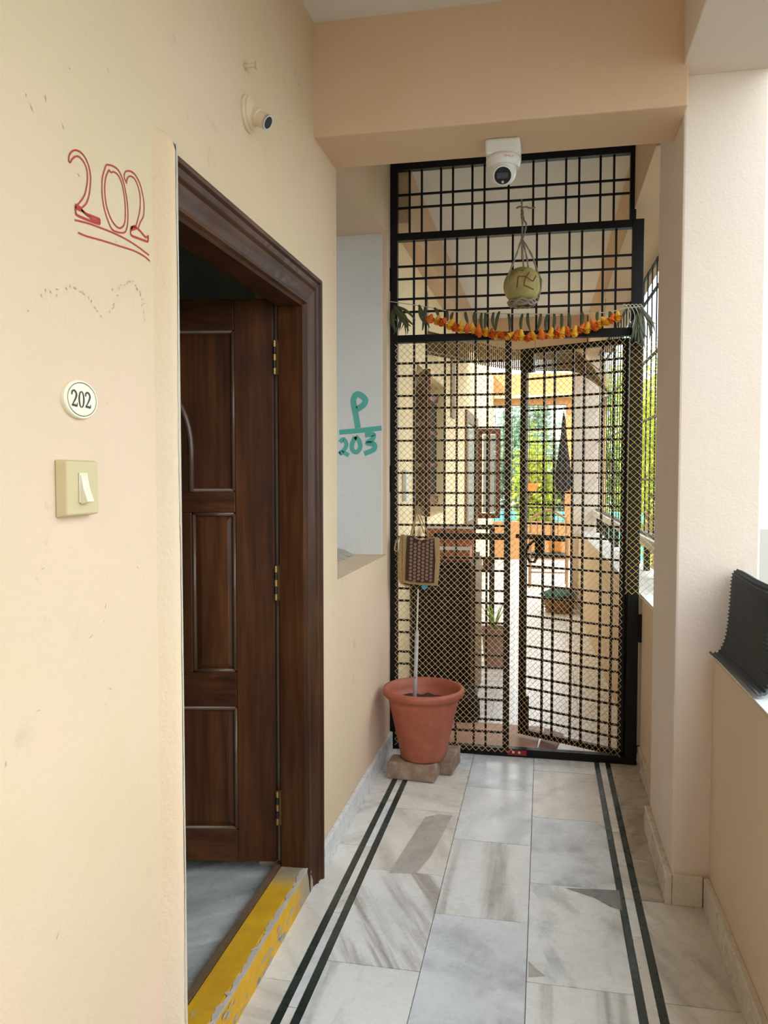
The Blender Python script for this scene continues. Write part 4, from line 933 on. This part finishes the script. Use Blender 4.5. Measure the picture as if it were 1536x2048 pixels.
# umbrella
um = tag(empty('hanging_umbrella', (.20, 8.7, 1.1)), 'closed navy umbrella hanging beside the pinkish pillar', 'umbrella')
b = MB(); n = 16; rows = []
for r_, z_ in ((.008, 2.10), (.022, 2.02), (.03, 1.9), (.055, 1.7), (.085, 1.5), (.095, 1.36), (.07, 1.28)):
    for k in range(n): t = 2*math.pi*k/n; q = r_*(1 if k % 2 else .72); rows.append((.20+q*math.cos(t), 8.66+q*math.sin(t), z_))
b._add(rows, [(i*n+k, i*n+(k+1) % n, (i+1)*n+(k+1) % n, (i+1)*n+k) for i in range(6) for k in range(n)]+[tuple(range(n)), tuple(6*n+k for k in range(n))]); b.build('canopy', 'navy', um)
b = MB(); b.tube([(.20, 8.66, 1.3), (.20, 8.66, 1.18)], .02, 10); b.build('handle', 'ink', um)
b = MB(); b.tube([(.20, 8.66, 2.09), (.20, 8.66, 2.13), (.26, 8.72, 2.16), (.302, 8.81, 2.16)], .004, 6); b.build('wall_hook', 'steel', um)
# reed valance
rv = tag(empty('reed_valance', (-.2, 6.2, 2.3)), 'curved brown reed screen slung under the ceiling beyond the gate', 'screen')
sp = smoothpts([(-.79, 5.50, 2.36), (-.60, 5.85, 2.36), (-.30, 6.25, 2.345), (0, 6.4, 2.34), (.22, 6.4, 2.33), (.30, 6.3, 2.27), (.40, 6.15, 2.16)], 22)
b = MB()
for i, p in enumerate(sp):
    t = i/(len(sp)-1); k = max(0, (t-.72)/.28); hv = Vector((-.05*k, -.02*k, .08)); hv = hv*(1+.15*k)
    b.bar(p-hv, p+hv, .011, .006)
o = b.build('reeds', 'reed', rv); o['kind'] = 'stuff'
for dz in (.06, -.06): b = MB(); b.tube([p+Vector((0, -.008, dz)) for p in sp], .004, 5); b.build('binding_cord', 'rope', rv)
b = MB(); b.tube([sp[0]+Vector((0, 0, .06)), sp[0]+Vector((-.008, 0, .35))], .003, 5); b.tube([sp[-1]+Vector((0, 0, .06)), (.432, 6.1, 2.76)], .003, 5); b.tube([sp[60]+Vector((0, 0, .06)), sp[60]+Vector((0, 0, .68))], .003, 5); b.build('hanger', 'rope', rv)
# ================================================================== OUTSIDE
tag(MB().box(-40, 60, -40, 80, -3.8, -3.6).build('ground', 'ground'), 'yard ground below the building, darkened to cut bounce light', 'ground', kind='structure')
tag(MB().box(-5, 2.4, 18.0, 18.3, -3.6, .63).build('garden_wall', 'turq'), 'turquoise painted boundary wall seen through the garden window', 'wall')
def tree(p, r, top, mat, label, n=2600, ls=.11):
    p = Vector(p); t = tag(empty('tree', p), label, 'tree', 'trees outside the corridor')
    c = Vector((p.x, p.y, top-r[2])); b = MB()
    pts = [p, p.lerp(c, .5)+Vector((random.uniform(-.2, .2), random.uniform(-.2, .2), 0)), c]
    b.tube(smoothpts(pts, 4), .13, 8)
    for k in range(5):
        a = k*1.26+random.random(); e = c+Vector((math.cos(a)*r[0]*.6, math.sin(a)*r[1]*.6, random.uniform(-.3, .6)*r[2])); b.tube(smoothpts([pts[1].lerp(c, .3+.1*k), (pts[1]+e)/2+Vector((0, 0, .2)), e], 4), .04, 5)
    b.build('trunk', 'bark', t)
    b = MB(); cl = [c+Vector((random.gauss(0, .45)*r[0], random.gauss(0, .45)*r[1], random.gauss(0, .42)*r[2])) for _ in range(34)]
    for i in range(n):
        q = random.choice(cl)+Vector((random.gauss(0, .2)*r[0], random.gauss(0, .2)*r[1], random.gauss(0, .2)*r[2])); d = Vector((random.gauss(0, 1), random.gauss(0, 1), random.gauss(-.3, .8))).normalized()
        s = d.cross(Vector((random.random(), random.random(), random.random()))).normalized(); k = ls*random.uniform(.6, 1.3)
        b._add([q, q+d*k*.5+s*k*.25, q+d*k, q+d*k*.5-s*k*.25], [(0, 1, 2, 3)])
    o = b.build('crown', mat, t); o['kind'] = 'stuff'
tree((1.95, 15.2, -3.6), (.8, .8, 2.0), 3.5, 'leaf_y', 'yellow green tree seen through the near end of the barred railing', 5200)
tree((3.6, 23.5, -3.6), (.8, .8, 2.4), 4.6, 'leaf_g', 'tall mid green tree standing furthest out past the railing', 4200, .14)
tree((1.75, 19.6, -3.6), (.7, .7, 2.2), 4.0, 'leaf_g', 'narrow mid green tree seen past the pinkish pillar', 4200, .14)
tree((-.15, 16.0, -3.6), (.42, .42, 1.2), 2.1, 'leaf_y', 'bright bushy yellow green tree in the middle of the garden window', 4600)
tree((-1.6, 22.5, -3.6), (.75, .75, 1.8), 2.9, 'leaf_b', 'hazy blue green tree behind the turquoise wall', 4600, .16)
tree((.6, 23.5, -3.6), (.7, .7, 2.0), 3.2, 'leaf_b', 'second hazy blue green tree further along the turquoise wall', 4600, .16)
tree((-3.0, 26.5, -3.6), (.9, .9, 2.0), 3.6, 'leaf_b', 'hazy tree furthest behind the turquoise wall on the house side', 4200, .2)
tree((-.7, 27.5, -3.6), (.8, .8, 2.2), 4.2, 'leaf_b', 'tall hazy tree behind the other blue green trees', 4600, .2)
hpz = tag(empty('hanging_pot', (-.19, 12.8, 1.15)), 'orange hanging pot with a sprig in front of the garden window', 'potted plant')
b = MB(); b.lathe([(0, 0), (.07, 0), (.10, .12), (.11, .12), (.11, .15), (.09, .15), (0, .13)], (-.19, 12.8, 1.17), 24); b.build('pot', 'orange_c', hpz)
tuft((-.19, 12.8, 1.30), 12, .26, .14, 'leaf_y', hpz, .02)
b = MB(); b.tube([(-.28, 12.8, 1.31), (-.19, 12.8, 2.40), (-.10, 12.8, 1.31)], .004, 5); b.tube([(-.19, 12.8, 2.38), (-.19, 12.9, 2.66)], .004, 5); b.build('hanger', 'rope', hpz)
for k, (ty, lb) in enumerate(((-5.5, 'wide unseen tree behind the viewer, added to block low sky'), (-.2, 'wide unseen tree across from the numbered door, added to block low sky'), (5.6, 'wide unseen tree across from the iron gate, added to block low sky'))):  # unseen trees added to block low sky and dim the upper left wall
    tree((7.4, ty, -3.6), (1.1, 1.1, 2.6), 4.2, 'leaf_g', lb, 3000, .34)
